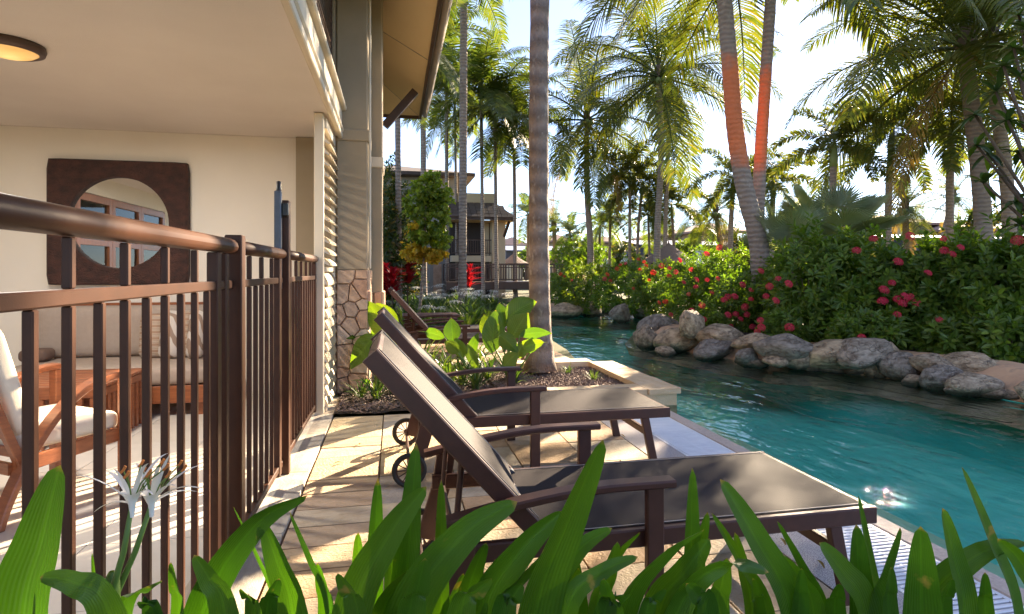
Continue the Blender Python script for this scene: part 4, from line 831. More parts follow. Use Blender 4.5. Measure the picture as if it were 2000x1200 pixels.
palm('slim palm behind the bridge railing, just clear of the porch roof', st(1007, 1004, 275, 25), .085, .07, 'alex', 1.30, 17, 11)
palm('coconut palm with dark slim trunk behind the lime green bush', [at(1153, 585, 25), at(1153, 480, 25), at(1147, 380, 25), at(1146, 235, 25)], .15, .11, 'coco', 1.40, 20, 12)
palm('tall coconut palm with broad crown behind the red ixora hedge', [at(1281, 590, 21), at(1284, 450, 21), at(1291, 300, 21), at(1286, 150, 21)], .125, .10, 'coco', 1.42, 21, 13, nodead=True)
palm('coconut palm half hidden behind the tall broad crowned one', [at(1296, 590, 24), at(1301, 400, 24), at(1306, 260, 24), at(1303, 150, 24)], .09, .08, 'coco', 1.15, 12, 14, lo=3, nodead=True)
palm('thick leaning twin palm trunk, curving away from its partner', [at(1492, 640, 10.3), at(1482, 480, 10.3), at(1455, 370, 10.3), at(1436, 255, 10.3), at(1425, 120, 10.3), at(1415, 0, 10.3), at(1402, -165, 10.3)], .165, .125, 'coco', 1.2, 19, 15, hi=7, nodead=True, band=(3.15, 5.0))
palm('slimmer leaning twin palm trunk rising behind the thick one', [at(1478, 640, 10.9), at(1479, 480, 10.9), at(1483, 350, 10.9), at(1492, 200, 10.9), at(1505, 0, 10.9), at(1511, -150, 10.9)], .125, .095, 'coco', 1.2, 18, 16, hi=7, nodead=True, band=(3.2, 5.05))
palm('foxtail palm rising above the grey green fan palm', [at(1626, 640, 14), at(1626, 400, 14), at(1628, 325, 14)], .085, .075, 'fox', .80, 12, 17, lo=1, hi=7)
palm('slim bushy foxtail palm next to the small coconut palm', [at(1733, 640, 17), at(1735, 400, 17), at(1740, 300, 17)], .10, .085, 'fox', 1.05, 14, 18, lo=1)
palm('small coconut palm in front of the tan tiled roof', [at(1775, 600, 22), at(1770, 470, 22), at(1768, 405, 22)], .12, .10, 'coco', .62, 16, 19)
palm('pale slim foxtail palm beside the frangipani branches', [at(1858, 640, 15), at(1855, 400, 15), at(1857, 280, 15)], .10, .085, 'fox', 1.05, 15, 20, lo=1)
palm('huge dark coconut palm hiding the sun', [at(1926, 640, 12), at(1918, 400, 12), at(1900, 230, 12), at(1885, 95, 12)], .165, .14, 'coco', 1.22, 26, 21, hi=7)
palm('dark palm at the picture edge behind the frangipani', [at(1976, 640, 13), at(1968, 380, 13), at(1945, 200, 13), at(1935, 90, 13)], .14, .12, 'coco', 1.0, 20, 22, hi=6, nodead=True)
palm('yellow green coconut palm half behind the twin trunks', [at(1412, 560, 30), at(1405, 470, 30), at(1398, 415, 30)], .13, .11, 'coco', .72, 16, 23)
palm('bushy foxtail palm behind the twin trunks', [at(1424, 560, 24), at(1428, 430, 24), at(1432, 375, 24)], .11, .09, 'fox', 1.0, 13, 24, lo=1)
palm('bushy palm showing through on the open side of the twin trunks', [at(1505, 560, 22), at(1508, 430, 22), at(1510, 385, 22)], .11, .09, 'fox', .95, 13, 25, lo=1)
palm('first of the golden cane palms beside the slim coconut trunk', [at(1190, 560, 27), at(1191, 480, 27), at(1192, 420, 27)], .07, .06, 'small', .72, 13, 26)
palm('tall golden cane palm with feathery crown before the terracotta roof', [at(1230, 560, 25), at(1230, 450, 25), at(1230, 370, 25)], .07, .06, 'fox', 1.0, 13, 27)
palm('golden cane palm crowding the tall coconut trunk', [at(1244, 560, 25.5), at(1246, 460, 25.5), at(1252, 390, 25.5)], .07, .06, 'fox', 1.05, 13, 28)
palm('yellowing cane palm just past the tall coconut trunk', [at(1318, 560, 26), at(1316, 480, 26), at(1313, 425, 26)], .07, .06, 'fox', .9, 13, 29)
palm('thin cane palm with yellowing crown beside the thatched hut', [at(1270, 560, 26), at(1268, 480, 26), at(1266, 420, 26)], .06, .05, 'small', .8, 12, 30)
palm('short upright coconut palm far behind the mottled trunk', [at(1084, 545, 36), at(1084, 490, 36), at(1082, 445, 36)], .14, .13, 'coco', .62, 14, 31, hi=6, nodead=True)
palm('low bushy cane palm beside the far thatched umbrella', [at(1110, 545, 34), at(1112, 480, 34), at(1113, 455, 34)], .08, .07, 'small', .75, 14, 32)
palm('distant cane palm between the far roofs and the slim coconut trunk', [at(1170, 545, 34), at(1171, 480, 34), at(1172, 440, 34)], .08, .07, 'small', .75, 13, 33)
palm('small cane palm rising above the porch end of the grey house', [at(1030, 545, 36), at(1031, 470, 36), at(1031, 420, 36)], .08, .07, 'small', .85, 13, 34)
palm('distant palm behind the ixora hedge near the white umbrella', [at(1365, 545, 34), at(1366, 480, 34), at(1368, 440, 34)], .09, .08, 'small', .8, 13, 35)
palm('distant coconut palm behind the fan palm', [at(1560, 545, 30), at(1562, 470, 30), at(1565, 425, 30)], .12, .10, 'coco', .6, 14, 36)
palm('distant palm in front of the tan roof, beside the frangipani', [at(1838, 545, 26), at(1843, 460, 26), at(1862, 385, 26)], .11, .09, 'coco', .55, 13, 37)
# fan palms
def fan_leaf(Rr, seed):
    rg = random.Random(seed); b = MB(); n = 42; vs = [V((0, 0, 0))]; fs = []
    for k in range(n):
        a0, a1 = -2.35 + 4.7 * k / n, -2.35 + 4.7 * (k + 1) / n; am = (a0 + a1) / 2; r1 = Rr * .55; rt = Rr * rg.uniform(.92, 1.05) * (1 - .12 * abs(am) / 2.35); z = lambda r, f: .10 * r * math.cos(am) + f
        i = len(vs); vs += [V((math.cos(a0) * r1, math.sin(a0) * r1, z(r1, 0))), V((math.cos(am) * r1, math.sin(am) * r1, z(r1, .035 * Rr))), V((math.cos(a1) * r1, math.sin(a1) * r1, z(r1, 0))), V((math.cos(am) * rt, math.sin(am) * rt, z(rt, -.05 * Rr)))]
        fs += [(0, i, i + 1), (0, i + 1, i + 2), (i, i + 3, i + 1), (i + 1, i + 3, i + 2)]
    b.add(vs, fs); return b
FL = [fan_leaf(1.0, s).mesh('fan_leaf', M['fan']) for s in (1, 2)]
def fan_palm(label, c, n, sc, seed, face=None):
    rg = random.Random(seed); T = thing('fan_palm', label, 'palm tree', c, 'fan palms behind the hedge'); b = MB(); b.tube([c, c + V((0, 0, .9 * sc))], .16 * sc, 12); b.build('trunk', M['stem'], T, smooth=True)
    for k in range(n):
        az = k * 2.4 + rg.uniform(-.2, .2); el = R(rg.uniform(15, 75)); d = V((math.cos(az) * math.cos(el), math.sin(az) * math.cos(el), math.sin(el))); p = V((0, 0, .85 * sc)) + d * (.75 * sc)
        q = MB(); q.tube([c + V((0, 0, .8 * sc)), c + p], .014 * sc, 5); q.build('petiole', M['gstem'], T)
        rot = (d.to_track_quat('X', 'Z')).to_euler(); o = link('fan_leaf', FL[k % 2], T, p, rot, (.62 * sc,) * 3)
fan_palm('big grey green fan palm behind the hedge, under the foxtail palm', at(1622, 545, 11) * 1.0 + V((0, 0, -.25)), 13, 1.05, 3)
fan_palm('smaller fan palm fanning out low beside the twin trunks', at(1540, 560, 10.2) + V((0, 0, -.3)), 10, .85, 5)

# ================================================================ LEAFY SHRUBS
def foliage(rad, ntw, per, l, w, rg, hollow=.45, up=.35, yshift=None, squash=True):
    """twigs spread through an uneven crown; each carries a whorl of folded leaves"""
    b = MB(); off = V((rg.uniform(0, 50), rg.uniform(0, 50), rg.uniform(0, 50)))
    done = 0
    while done < ntw:
        d = V((rg.gauss(0, 1), rg.gauss(0, 1), rg.gauss(0, 1)))
        if d.length < .1: continue
        d.normalize(); s = rg.uniform(hollow, 1) ** .6; k = 1 + .36 * noise.noise(d * 1.9 + off) + .22 * noise.noise(d * 5 + off)
        p = V((d.x * rad[0], d.y * rad[1], d.z * rad[2])) * s * k
        if noise.noise(p * (2.6 / max(rad)) * 1.0 + off * 2) < -.20: continue
        done += 1
        ax = (d + V((0, 0, up)) + V((rg.gauss(0, .3), rg.gauss(0, .3), rg.gauss(0, .3)))).normalized(); a = ax.orthogonal().normalized(); c = ax.cross(a); ph = rg.uniform(0, 6.3)
        for q in range(per):
            an = ph + q * 2.4; h = q / per; out = (a * math.cos(an) + c * math.sin(an)); ld = (out * (1 - .35 * h) + ax * (.25 + .75 * h)).normalized(); base = p + ax * (l * .9 * (h - .5)) + out * .01
            ll = l * rg.uniform(.7, 1.15); sd = ld.cross(ax); sd = sd.normalized() if sd.length > .01 else a; nr = sd.cross(ld).normalized(); ww = w * rg.uniform(.8, 1.15) * .5; dr = V((0, 0, -ll * rg.uniform(.02, .2)))
            b.add([base, base + ld * ll * .35 + sd * ww + nr * ww * .35, base + ld * ll * .72 + sd * ww * .8 + nr * ww * .3 + dr * .5, base + ld * ll + dr, base + ld * ll * .72 - sd * ww * .8 + nr * ww * .3 + dr * .5, base + ld * ll * .35 - sd * ww + nr * ww * .35], [(0, 1, 2, 3), (0, 3, 4, 5)])
    return b
def floret_cluster(seed, m):
    rg = random.Random(seed); b = MB()
    for k in range(26):
        z = 1 - (k + .5) / 26 * 1.05; r = math.sqrt(max(0, 1 - z * z)); a = k * 2.4; d = V((math.cos(a) * r, math.sin(a) * r, z * .75)); c = d * .85; n = d.normalized(); u = n.orthogonal().normalized(); v = n.cross(u); ph = rg.uniform(0, 3)
        for q in range(4):
            an = ph + q * PI / 2; x = u * math.cos(an) + v * math.sin(an); y = n.cross(x); b.add([c, c + x * .20 + y * .10 + n * .04, c + x * .36, c + x * .20 - y * .10 + n * .04], [(0, 1, 2, 3)])
        b.add([V((0, 0, -.4)), V((.02, 0, -.4)), c], [(0, 1, 2)])
    return b.mesh('flower_cluster', M[m])
FCR = [floret_cluster(s, 'ixred') for s in (1, 2, 3)]; FCO = [floret_cluster(s, 'ixor') for s in (4, 5)]
BUSH = []
def bush(name, label, cat, px, t, rx, ry, ytop, m, ntw, per, l, w, seed, group=None, zb=.05, stems=5):
    rg = random.Random(seed); zt_ = zt(ytop, t); t = t + (.55 if name == 'hedge_shrub' and t < 11 else 0); c0 = at(px, 530, t); c0.z = zb; rz = (zt_ - zb) / 2
    T = thing(name, label, cat, c0, group); cz = V((0, 0, rz)); b = foliage((rx, ry, rz * 1.02), ntw, per, l, w, rg)
    me = b.mesh('foliage', M[m]); link('foliage', me, T, cz, kind='stuff')
    b = MB()
    for k in range(stems):
        a = rg.uniform(0, 6.3); e = V((math.cos(a) * rx * .5, math.sin(a) * ry * .5, rz * 1.2)); b.tube([V((math.cos(a) * .06, math.sin(a) * .06, -.1)), e * .5 + V((rg.uniform(-.05, .05), 0, .05)), e], [.018, .013, .006], 5)
    link('stems', b.mesh('stems', M['stem'], True), T, (0, 0, 0))
    BUSH.append((T, c0 + cz, (rx, ry, rz)))
    return T
HG = 'flowering shrubs of the hedge along the pool'
bush('hedge_shrub', 'low lime green bush at the end of the bridge railing', 'shrub', 1140, 17.0, .95, .8, 514, 'hedgel', 640, 8, .10, .038, 1, HG)
bush('hedge_shrub', 'dark corner shrub half behind the mottled trunk, with red blossom', 'shrub', 1100, 18.2, .45, .6, 517, 'hedge', 320, 8, .09, .034, 2, HG)
bush('hedge_shrub', 'sunlit ixora bush of many orange blossoms before the slim coconut trunk', 'shrub', 1225, 15.8, 1.0, .8, 508, 'hedge', 700, 8, .10, .038, 3, HG)
bush('hedge_shrub', 'yellow green ixora bush under the tall coconut trunk', 'shrub', 1290, 14.2, .75, .7, 512, 'hedgel', 560, 8, .10, .038, 4, HG)
bush('hedge_shrub', 'ixora bush in front of the white umbrella', 'shrub', 1345, 12.2, .75, .7, 492, 'hedge', 560, 8, .09, .034, 5, HG)
bush('hedge_shrub', 'tall dark ixora bush full of red blossom before the twin trunks', 'shrub', 1405, 10.8, .72, .7, 480, 'hedge', 600, 8, .095, .036, 6, HG)
bush('hedge_shrub', 'low red flowered bush at the foot of the twin trunks', 'shrub', 1470, 9.7, .66, .6, 515, 'hedge', 380, 8, .10, .038, 7, HG)
bush('hedge_shrub', 'small bronze tinged bush between the twin trunks and the fan palm', 'shrub', 1525, 9.2, .55, .55, 505, 'hedge', 300, 8, .10, .036, 8, HG)
bush('hedge_shrub', 'tall green bush with bright upright leaves below the fan palm', 'shrub', 1592, 8.3, .72, .65, 443, 'hedge', 520, 8, .13, .045, 9, HG)
bush('hedge_shrub', 'full green bush topped by a single high red bloom', 'shrub', 1690, 8.0, .72, .65, 462, 'hedge', 480, 8, .13, .045, 10, HG)
bush('hedge_shrub', 'open dark bush carrying the long run of pink red blooms', 'shrub', 1772, 7.7, .62, .6, 470, 'hedge', 430, 8, .13, .046, 11, HG)
bush('hedge_shrub', 'dark leafy bush with three red blooms near its top', 'shrub', 1856, 7.4, .64, .6, 462, 'hedge', 470, 8, .135, .048, 12, HG)
bush('hedge_shrub', 'tall dark bush with upright shoots below the frangipani', 'shrub', 1938, 7.0, .60, .6, 440, 'hedge', 470, 8, .14, .05, 13, HG)
bush('hedge_shrub', 'dark bush cut by the picture edge, red bloom on top', 'shrub', 2020, 6.7, .6, .6, 445, 'hedge', 420, 8, .14, .05, 14, HG)
bush('hedge_shrub', 'low leafy shrub close behind the boulders, below the dark bushes', 'shrub', 1870, 6.75, .5, .35, 625, 'hedge', 230, 7, .12, .045, 15, HG)
bush('hedge_shrub', 'low shrub behind the boulders at the picture edge', 'shrub', 1965, 6.3, .45, .35, 605, 'hedge', 230, 7, .13, .05, 16, HG)
bush('hedge_shrub', 'low dark shrub behind the big flat tan boulder', 'shrub', 1700, 7.2, .6, .35, 610, 'hedge', 240, 7, .11, .042, 17, HG)
bush('hedge_shrub', 'low dark shrub behind the pair of long boulders', 'shrub', 1560, 8.0, .6, .35, 600, 'hedge', 240, 7, .10, .04, 18, HG)
bush('hedge_shrub', 'low shrub over the upright tan boulder, dotted with red', 'shrub', 1420, 9.6, .6, .35, 580, 'hedge', 260, 7, .09, .036, 19, HG)
for i, (px, t, rx, yt) in enumerate([(1650, 11.5, 1.3, 500), (1800, 11, 1.3, 505), (1950, 10, 1.2, 490), (2100, 8, 1.2, 440)]):
    bush('hedge_shrub', ['second row shrub in shade behind the bright leaved bush', 'second row shrub in shade behind the long run of blooms', 'second row shrub in deep shade behind the frangipani', 'shrub just outside the picture edge'][i], 'shrub', px, t, rx, .8, yt, 'dkleaf', 380, 8, .13, .05, 60 + i, HG)
FLW = [(1673, 490), (1754, 512), (1844, 490), (1860, 497), (1876, 484), (1812, 534), (1742, 553), (1726, 567), (1724, 589), (1753, 585), (1767, 581), (1777, 580), (1752, 615), (1834, 625), (1683, 660), (1717, 679), (1542, 640), (1706, 467), (1842, 467), (1777, 462), (1987, 470), (1335, 552), (1360, 547), (1381, 547), (1402, 545), (1359, 561), (1371, 597), (1390, 572), (1414, 587), (1422, 580), (1435, 580), (1450, 557), (1467, 567), (1467, 585), (1422, 616), (1437, 614), (1446, 624), (1459, 615), (1485, 626), (1470, 639), (1487, 640), (1479, 649), (1427, 639), (1375, 624), (1351, 607), (1496, 579), (1310, 615), (1186, 537), (1192, 549), (1205, 525), (1222, 515), (1247, 507), (1250, 527), (1327, 509), (1307, 525), (1350, 527), (1307, 540), (1237, 564), (1095, 536), (1102, 540), (1116, 549), (1287, 592), (1300, 590), (1380, 497), (1405, 484), (1486, 530), (1181, 545), (1212, 518), (1262, 520), (1276, 533), (1268, 548), (1258, 512), (1320, 532), (1292, 520), (1503, 560), (1520, 545), (1515, 588), (1540, 555), (1345, 575), (1455, 600), (1790, 592), (1762, 592)]
def hitbush(px, py):
    o = V((0, 0, H)); d = ray(px, py); best = None
    for T, c, r in BUSH:
        oo = V([(o[i] - c[i]) / (r[i] * 1.15) for i in range(3)]); dd = V([d[i] / (r[i] * 1.15) for i in range(3)]); A_, B_, C_ = dd.dot(dd), 2 * oo.dot(dd), oo.dot(oo) - 1; D_ = B_ * B_ - 4 * A_ * C_
        if D_ >= 0: t = (-B_ - math.sqrt(D_)) / (2 * A_)
        else: t = -B_ / (2 * A_); 
        pen = 0 if D_ >= 0 else 50
        if t > 0 and (best is None or t + pen < best[0]): best = (t + pen, t, T)
    return best[2], o + d * best[1]
rf = random.Random(5)
for px, py in FLW:
    T, p = hitbush(px, py); far = px < 1320; sz = (.066 if px > 1500 else .062) * rf.uniform(.75, 1.15)
    me = rf.choice(FCO if (far and rf.random() < .6) else FCR); q = (V((0, -.75, .8)) + V((rf.gauss(0, .35), rf.gauss(0, .2), 0))).to_track_quat('Z', 'Y').to_euler()
    link('flower_cluster', me, T, p - T.location, q, (sz, sz, sz))

# ---- shrubs and small trees by the far lawn
bush('shrub', 'dark variegated shrub filling the gap beside the recessed stone pier', 'shrub', 762, 16, .55, .6, 335, 'dkleaf', 420, 8, .15, .055, 31, zb=.3)
bush('shrub', 'dark green shrub behind the young tree', 'shrub', 800, 19, .6, .6, 425, 'dkleaf', 300, 8, .15, .05, 32, zb=.3)
bush('shrub', 'tall dark shrub between the recessed stone pier and the thin pale palm', 'shrub', 752, 14.2, .5, .6, 330, 'dkleaf', 480, 8, .14, .05, 33, zb=.3)
def young_tree():
    t = 12.5; b0 = at(815, 655, t); b0.z = 0; T = thing('young_tree', 'young staked tree with round green leaves above and yellow leaves below', 'tree', b0)
    b = MB(); b.tube([b0, at(822, 580, t), at(828, 500, t), at(832, 400, t), at(836, 350, t)], [.035, .03, .026, .018, .008], 8); b.build('trunk', M['bark'], T, smooth=True)
    rg = random.Random(4)
    for (px, py, rx, rz, nt_) in ((832, 368, .34, .28, 80), (858, 385, .26, .30, 70), (815, 405, .30, .30, 75), (848, 425, .34, .34, 100), (826, 455, .30, .28, 80), (858, 468, .22, .26, 55), (842, 350, .2, .14, 30)):
        c = at(px, py, t); me = foliage((rx, .36, rz), nt_, 6, .095, .085, rg, .3).mesh('foliage', M['ytree']); link('foliage', me, T, c - b0, kind='stuff')
    for (px, py, rx, rz, nt_) in ((812, 493, .32, .17, 85), (848, 500, .26, .14, 60), (808, 445, .10, .10, 16)):
        c = at(px, py, t); o = link('yellow_foliage', foliage((rx, .3, rz), nt_, 7, .085, .075, rg, .3).mesh('yellow_foliage', M['yellow']), T, c - b0, kind='stuff'); o['label'] = 'yellow lower leaves'
young_tree()
def strap(b, ctl, w, n=8, fold=.25, tipsharp=1.0, side=None, cols=2):
    """a strap leaf along a curve: list of 3 control points"""
    p0, p1, p2 = ctl; pts = [p0 * (1 - t) ** 2 + p1 * 2 * t * (1 - t) + p2 * t * t for t in [i / n for i in range(n + 1)]]; vs = []
    for i, p in enumerate(pts):
        T = (pts[min(n, i + 1)] - pts[max(0, i - 1)]).normalized(); S = side - T * side.dot(T) if side is not None else T.cross(V((0, 0, 1))); S = S.normalized() if S.length > 1e-3 else V((1, 0, 0)); Nn = S.cross(T); t = i / n
        ww = w / 2 * min(1, (.45 + 1.6 * t)) * (1 - t ** (3.2 * tipsharp)) ** .8 if t < 1 else 0
        vs += [p - S * ww + Nn * ww * fold, p, p + S * ww + Nn * ww * fold]
    b.add(vs, [f for i in range(n) for f in ((3 * i, 3 * i + 1, 3 * i + 4, 3 * i + 3), (3 * i + 1, 3 * i + 2, 3 * i + 5, 3 * i + 4))])
def rosette(n, l, w, seed, el=(25, 80)):
    rg = random.Random(seed); b = MB()
    for k in range(n):
        a = k * 2.4; e = R(rg.uniform(*el)); d = V((math.cos(a) * math.cos(e), math.sin(a) * math.cos(e), math.sin(e))); ll = l * rg.uniform(.7, 1.1); base = V((rg.gauss(0, .02), rg.gauss(0, .02), 0))
        strap(b, (base, base + d * ll * .6, base + d * ll * .85 + V((0, 0, -ll * rg.uniform(.0, .35))) + V((math.cos(a), math.sin(a), 0)) * ll * .25), w, 5)
    return b
cordm = [rosette(26, .5, .075, s).mesh('leaves', M['redleaf']) for s in (1, 2)]
CL = ['red cordyline at the foot of the recessed stone pier', 'tallest red cordyline, behind the thin pale palm trunk', 'crimson cordyline close against the thin pale palm trunk', 'red cordyline on the lawn behind the slim ringed palm', 'small red cordyline showing between bridge railing bars', 'orange red cordyline between the pier and the palm trunk']
for i, (px, py, t, sc) in enumerate([(752, 556, 13.5, 1.0), (748, 520, 15, 1.1), (796, 540, 14.5, 1.1), (915, 552, 20, 1.0), (918, 540, 22, .9), (766, 562, 13.2, .9)]):
    c = at(px, py, t); g = V((c.x, c.y, 0)); T = thing('cordyline', CL[i], 'plant', g, 'red cordylines'); b = MB(); b.tube([g, c], .02, 6); b.build('stem', M['stem'], T)
    for k in range(3): link('leaves', cordm[k % 2], T, c - g + V((0, 0, -.18 + .2 * k)), (0, 0, k * 1.1), (sc,) * 3, kind='stuff')
# spider lily bed far away
lm = [rosette(34, .75, .045, s, (30, 85)).mesh('leaves', M['gardenlily']) for s in (11, 12, 13)]
def spiderflower(seed):
    rg = random.Random(seed); b = MB()
    for k in range(7):
        a = k * .9 + rg.uniform(-.2, .2); d = V((math.cos(a), math.sin(a), .35)); l = rg.uniform(.10, .15); strap(b, (V((0, 0, 0)), d * l * .6 + V((0, 0, .03)), V((math.cos(a), math.sin(a), -.35)) * l), .007, 4)
    return b
def flowermesh(seed):
    rg = random.Random(seed); b = MB()
    for q in range(5):
        x, y_ = rg.uniform(-.1, .1), rg.uniform(-.1, .1); f = spiderflower(seed + q); zq = .08 * rg.random(); b.add([V(v) + V((x, y_, zq)) for v in f.v], f.f)
    return b
fm_ = [flowermesh(s).mesh('flowers', M['petal']) for s in (21, 31)]
rl = random.Random(9); nl = 0
for i in range(120):
    x, y_ = rl.uniform(-.5, 2.9), rl.uniform(11.2, 20)
    if y_ < 16 and x > 2.3 and rl.random() < .5: continue
    if nl >= 70: break
    nl += 1
    T = thing('spider_lily', 'white spider lily clump in the bed beyond the far loungers', 'plant', (x, y_, .02), 'spider lilies in the far bed'); sc = rl.uniform(.85, 1.2)
    link('leaves', lm[i % 3], T, (0, 0, 0), (0, 0, rl.uniform(0, 6)), (sc,) * 3, kind='stuff')
    if rl.random() < (.62 if x > .4 else .3): link('flowers', fm_[i % 2], T, (0, 0, rl.uniform(.45, .72) * sc), (0, 0, rl.uniform(0, 6)), (1.0,) * 3, kind='stuff')
# small grass tufts in the near beds
tm_ = [rosette(26, .34, .018, s, (25, 80)).mesh('leaves', M['gardenlily']) for s in (41, 42)]
TL = ['grassy tuft at the foot of the flagstone column', 'grassy tuft in front of the broad leaved plants', 'grassy tuft below the second lounger backrest', 'small green tuft on the gravel by the coping', 'grassy tuft near the mottled palm trunk', 'tiny tuft at the gravel corner by the pool', 'dark grassy tuft behind the second lounger armrest', 'lone grassy tuft between column and lounger', 'strappy tuft behind the backrest of the second lounger', 'strappy tuft in front of the far lounger foot', 'broad grassy tuft between the two cannas nearest the trunk', 'arching tuft at the bed edge beside the kerb', 'leafy tuft behind the armrest posts of the second lounger', 'tall tuft under the torn canna leaves']
for i, (px, py, t, sc) in enumerate([(735, 785, 5.45, 1.0), (880, 705, 6.3, 1.5), (830, 660, 6.6, 1.5), (1158, 735, 6.35, .55), (1005, 745, 6.15, .9), (1110, 712, 6.75, .5), (930, 760, 5.9, 1.1), (770, 770, 5.7, .9), (820, 700, 6.9, 1.7), (925, 690, 7.0, 1.5), (955, 720, 6.5, 1.3), (705, 778, 5.5, .8), (905, 750, 6.1, 1.2), (860, 735, 6.4, 1.5)]):
    c = at(px, py, t); T = thing('grass_tuft', TL[i], 'plant', (c.x, c.y, .05), 'grassy tufts in the near beds'); link('leaves', tm_[i % 2], T, (0, 0, 0), (0, 0, i), (sc,) * 3, kind='stuff')
# broad leaved plants: every leaf its own object
def broad(px0, py0, px1, py1, t, wpx, T, bow=.12, side=None, dt=0):
    a, c = at(px0, py0, t), at(px1, py1, t + dt); w = wpx * t / F; mid = (a + c) / 2 + V((0, 0, bow * (c - a).length)); b = MB(); n = 10; pts = [a * (1 - u) ** 2 + mid * 2 * u * (1 - u) + c * u * u for u in [i / n for i in range(n + 1)]]
    S0 = side or RGT; vs = []; cols = 6
    for i, p in enumerate(pts):
        Tn = (pts[min(n, i + 1)] - pts[max(0, i - 1)]).normalized(); S = S0 - Tn * S0.dot(Tn)
        if S.length < .15: S = V((0, 1, 0)) - Tn * Tn.y
        S.normalize(); Nn = S.cross(Tn); u = i / n; ww = w / 2 * (math.sin(PI * min(1, .03 + .96 * u ** .78)) ** .95)
        for j in range(cols + 1):
            v = j / cols * 2 - 1; vs.append(p + S * (ww * v) + Nn * (ww * (.22 * abs(v) - .10 * v * v * v * v + .03 * math.sin(u * 16 + v * 4))))
    b.add(vs, [(i * (cols + 1) + j, i * (cols + 1) + j + 1, (i + 1) * (cols + 1) + j + 1, (i + 1) * (cols + 1) + j) for i in range(n) for j in range(cols)])
    g = T.location; q = MB(); q.tube([V((g.x, g.y, 0)), (V((g.x, g.y, 0)) + a) / 2 + V((0, 0, .03)), a], [.012, .010, .006], 6); q.build('leaf_stalk', M['gstem'], T, smooth=True)
    o = b.build('leaf', M['canna'], T, smooth=True); grid_uv(o.data, cols, n); return o
g1 = at(735, 765, 6.0); CP1 = thing('canna_plant', 'broad leaved canna growing against the flagstone column', 'plant', (g1.x, g1.y, 0), 'broad leaved cannas')
for a in [(765, 668, 714, 588, 5.95, 46), (772, 650, 735, 592, 6.1, 40), (735, 655, 684, 722, 5.7, 44), (742, 660, 676, 662, 5.8, 20), (730, 690, 800, 655, 6.0, 24), (750, 690, 712, 640, 6.2, 26), (740, 715, 780, 690, 5.8, 22), (725, 748, 684, 744, 5.7, 12)]: broad(*a, CP1)
g2 = at(935, 740, 6.2); CP2 = thing('canna_plant', 'light green canna with torn leaves behind the armrests', 'plant', (g2.x, g2.y, 0), 'broad leaved cannas')
for a in [(884, 668, 882, 622, 6.2, 34), (905, 700, 888, 660, 6.1, 26), (868, 660, 815, 648, 6.3, 22), (895, 690, 868, 668, 6.0, 26), (915, 700, 935, 650, 6.4, 20), (930, 720, 912, 672, 6.1, 22)]: broad(*a, CP2)
g3 = at(1000, 735, 6.35); CP3 = thing('canna_plant', 'tall glossy canna with big lime leaves beside the mottled trunk', 'plant', (g3.x, g3.y, 0), 'broad leaved cannas')
for a in [(960, 690, 968, 606, 6.3, 44), (990, 625, 1048, 590, 6.4, 46, CP3, .2, UPV), (1000, 660, 1032, 612, 6.3, 46), (985, 640, 975, 592, 6.5, 30), (1015, 655, 1078, 652, 6.2, 22, CP3, .1, UPV), (975, 655, 1012, 690, 6.1, 34), (1000, 690, 1070, 668, 6.2, 26), (985, 715, 1012, 690, 6.0, 30), (1010, 700, 1020, 672, 6.15, 30), (955, 660, 945, 615, 6.5, 30), (1035, 690, 1045, 655, 6.25, 24), (1000, 625, 1012, 590, 6.7, 36)]:
    broad(*(a if len(a) > 6 else (*a, CP3)))
# frangipani hanging in from the picture edge
FR = thing('frangipani_tree', 'frangipani with bare branches and rosettes of broad dark leaves', 'tree', at(2075, 640, 6.9) * 1.0); FR.location.z = 0
b = MB(); tr0 = V(FR.location); e0 = at(2060, 480, 6.9); ends = []
b.tube([tr0, tr0.lerp(e0, .5) + V((.05, 0, 0)), e0], [.09, .075, .06], 9)
TIPS = [(1922, 358), (1908, 285), (1985, 395), (1990, 300), (1968, 235), (1945, 180), (1990, 150), (1905, 225), (1995, 440), (1930, 300), (1960, 130), (2010, 60), (1980, 95), (1990, 30)]
for (px, py) in TIPS: p = at(px, py, 6.7 + (px % 7) * .1); ends.append(p); b.tube([e0, e0.lerp(p, .45) + V((.12, 0, -.10)), p], [.035, .022, .014], 7)
b.build('branches', M['stem'], FR, smooth=True)
rfz = random.Random(3)
for p in ends:
    for k in range(11):
        a = k * 2.4 + rfz.uniform(-.3, .3); e = R(rfz.uniform(-35, 60)); d = V((math.cos(a) * math.cos(e), math.sin(a) * math.cos(e), math.sin(e))); l = rfz.uniform(.20, .32); b = MB(); strap(b, (p, p + d * l * .55 + V((0, 0, .02)), p + d * l + V((0, 0, -.07))), .082, 6, .15); b.build('leaf', M['plum'], FR)
# ================================================================ BOULDERS ON THE POOL BANK
def boulder_mesh(seed, sub=3):
    bm = bmesh.new(); bmesh.ops.create_icosphere(bm, subdivisions=sub, radius=1); o = V((seed * 7.1, seed * 3.3, seed * 1.7)); b = MB()
    bm.verts.ensure_lookup_table()
    for v in bm.verts:
        d = v.co.normalized(); k = 1 + .26 * noise.noise(d * 1.1 + o) + .11 * noise.noise(d * 2.6 + o) + .045 * noise.noise(d * 7 + o); p = d * k
        for q in range(7):      # planed faces
            nn_ = V((math.sin(seed * 2.1 + q * 1.7), math.cos(seed * 1.3 + q * 2.9), .9 * math.sin(seed + q * 2.2))).normalized(); ex_ = p.dot(nn_) - .72
            if ex_ > 0: p = p - nn_ * ex_ * .75
        b.v.append(tuple(p))
    for f in bm.faces: b.f.append(tuple(v.index for v in f.verts))
    bm.free(); return b.mesh('boulder', M['rock'], True)
BM_ = [boulder_mesh(s) for s in range(1, 9)]
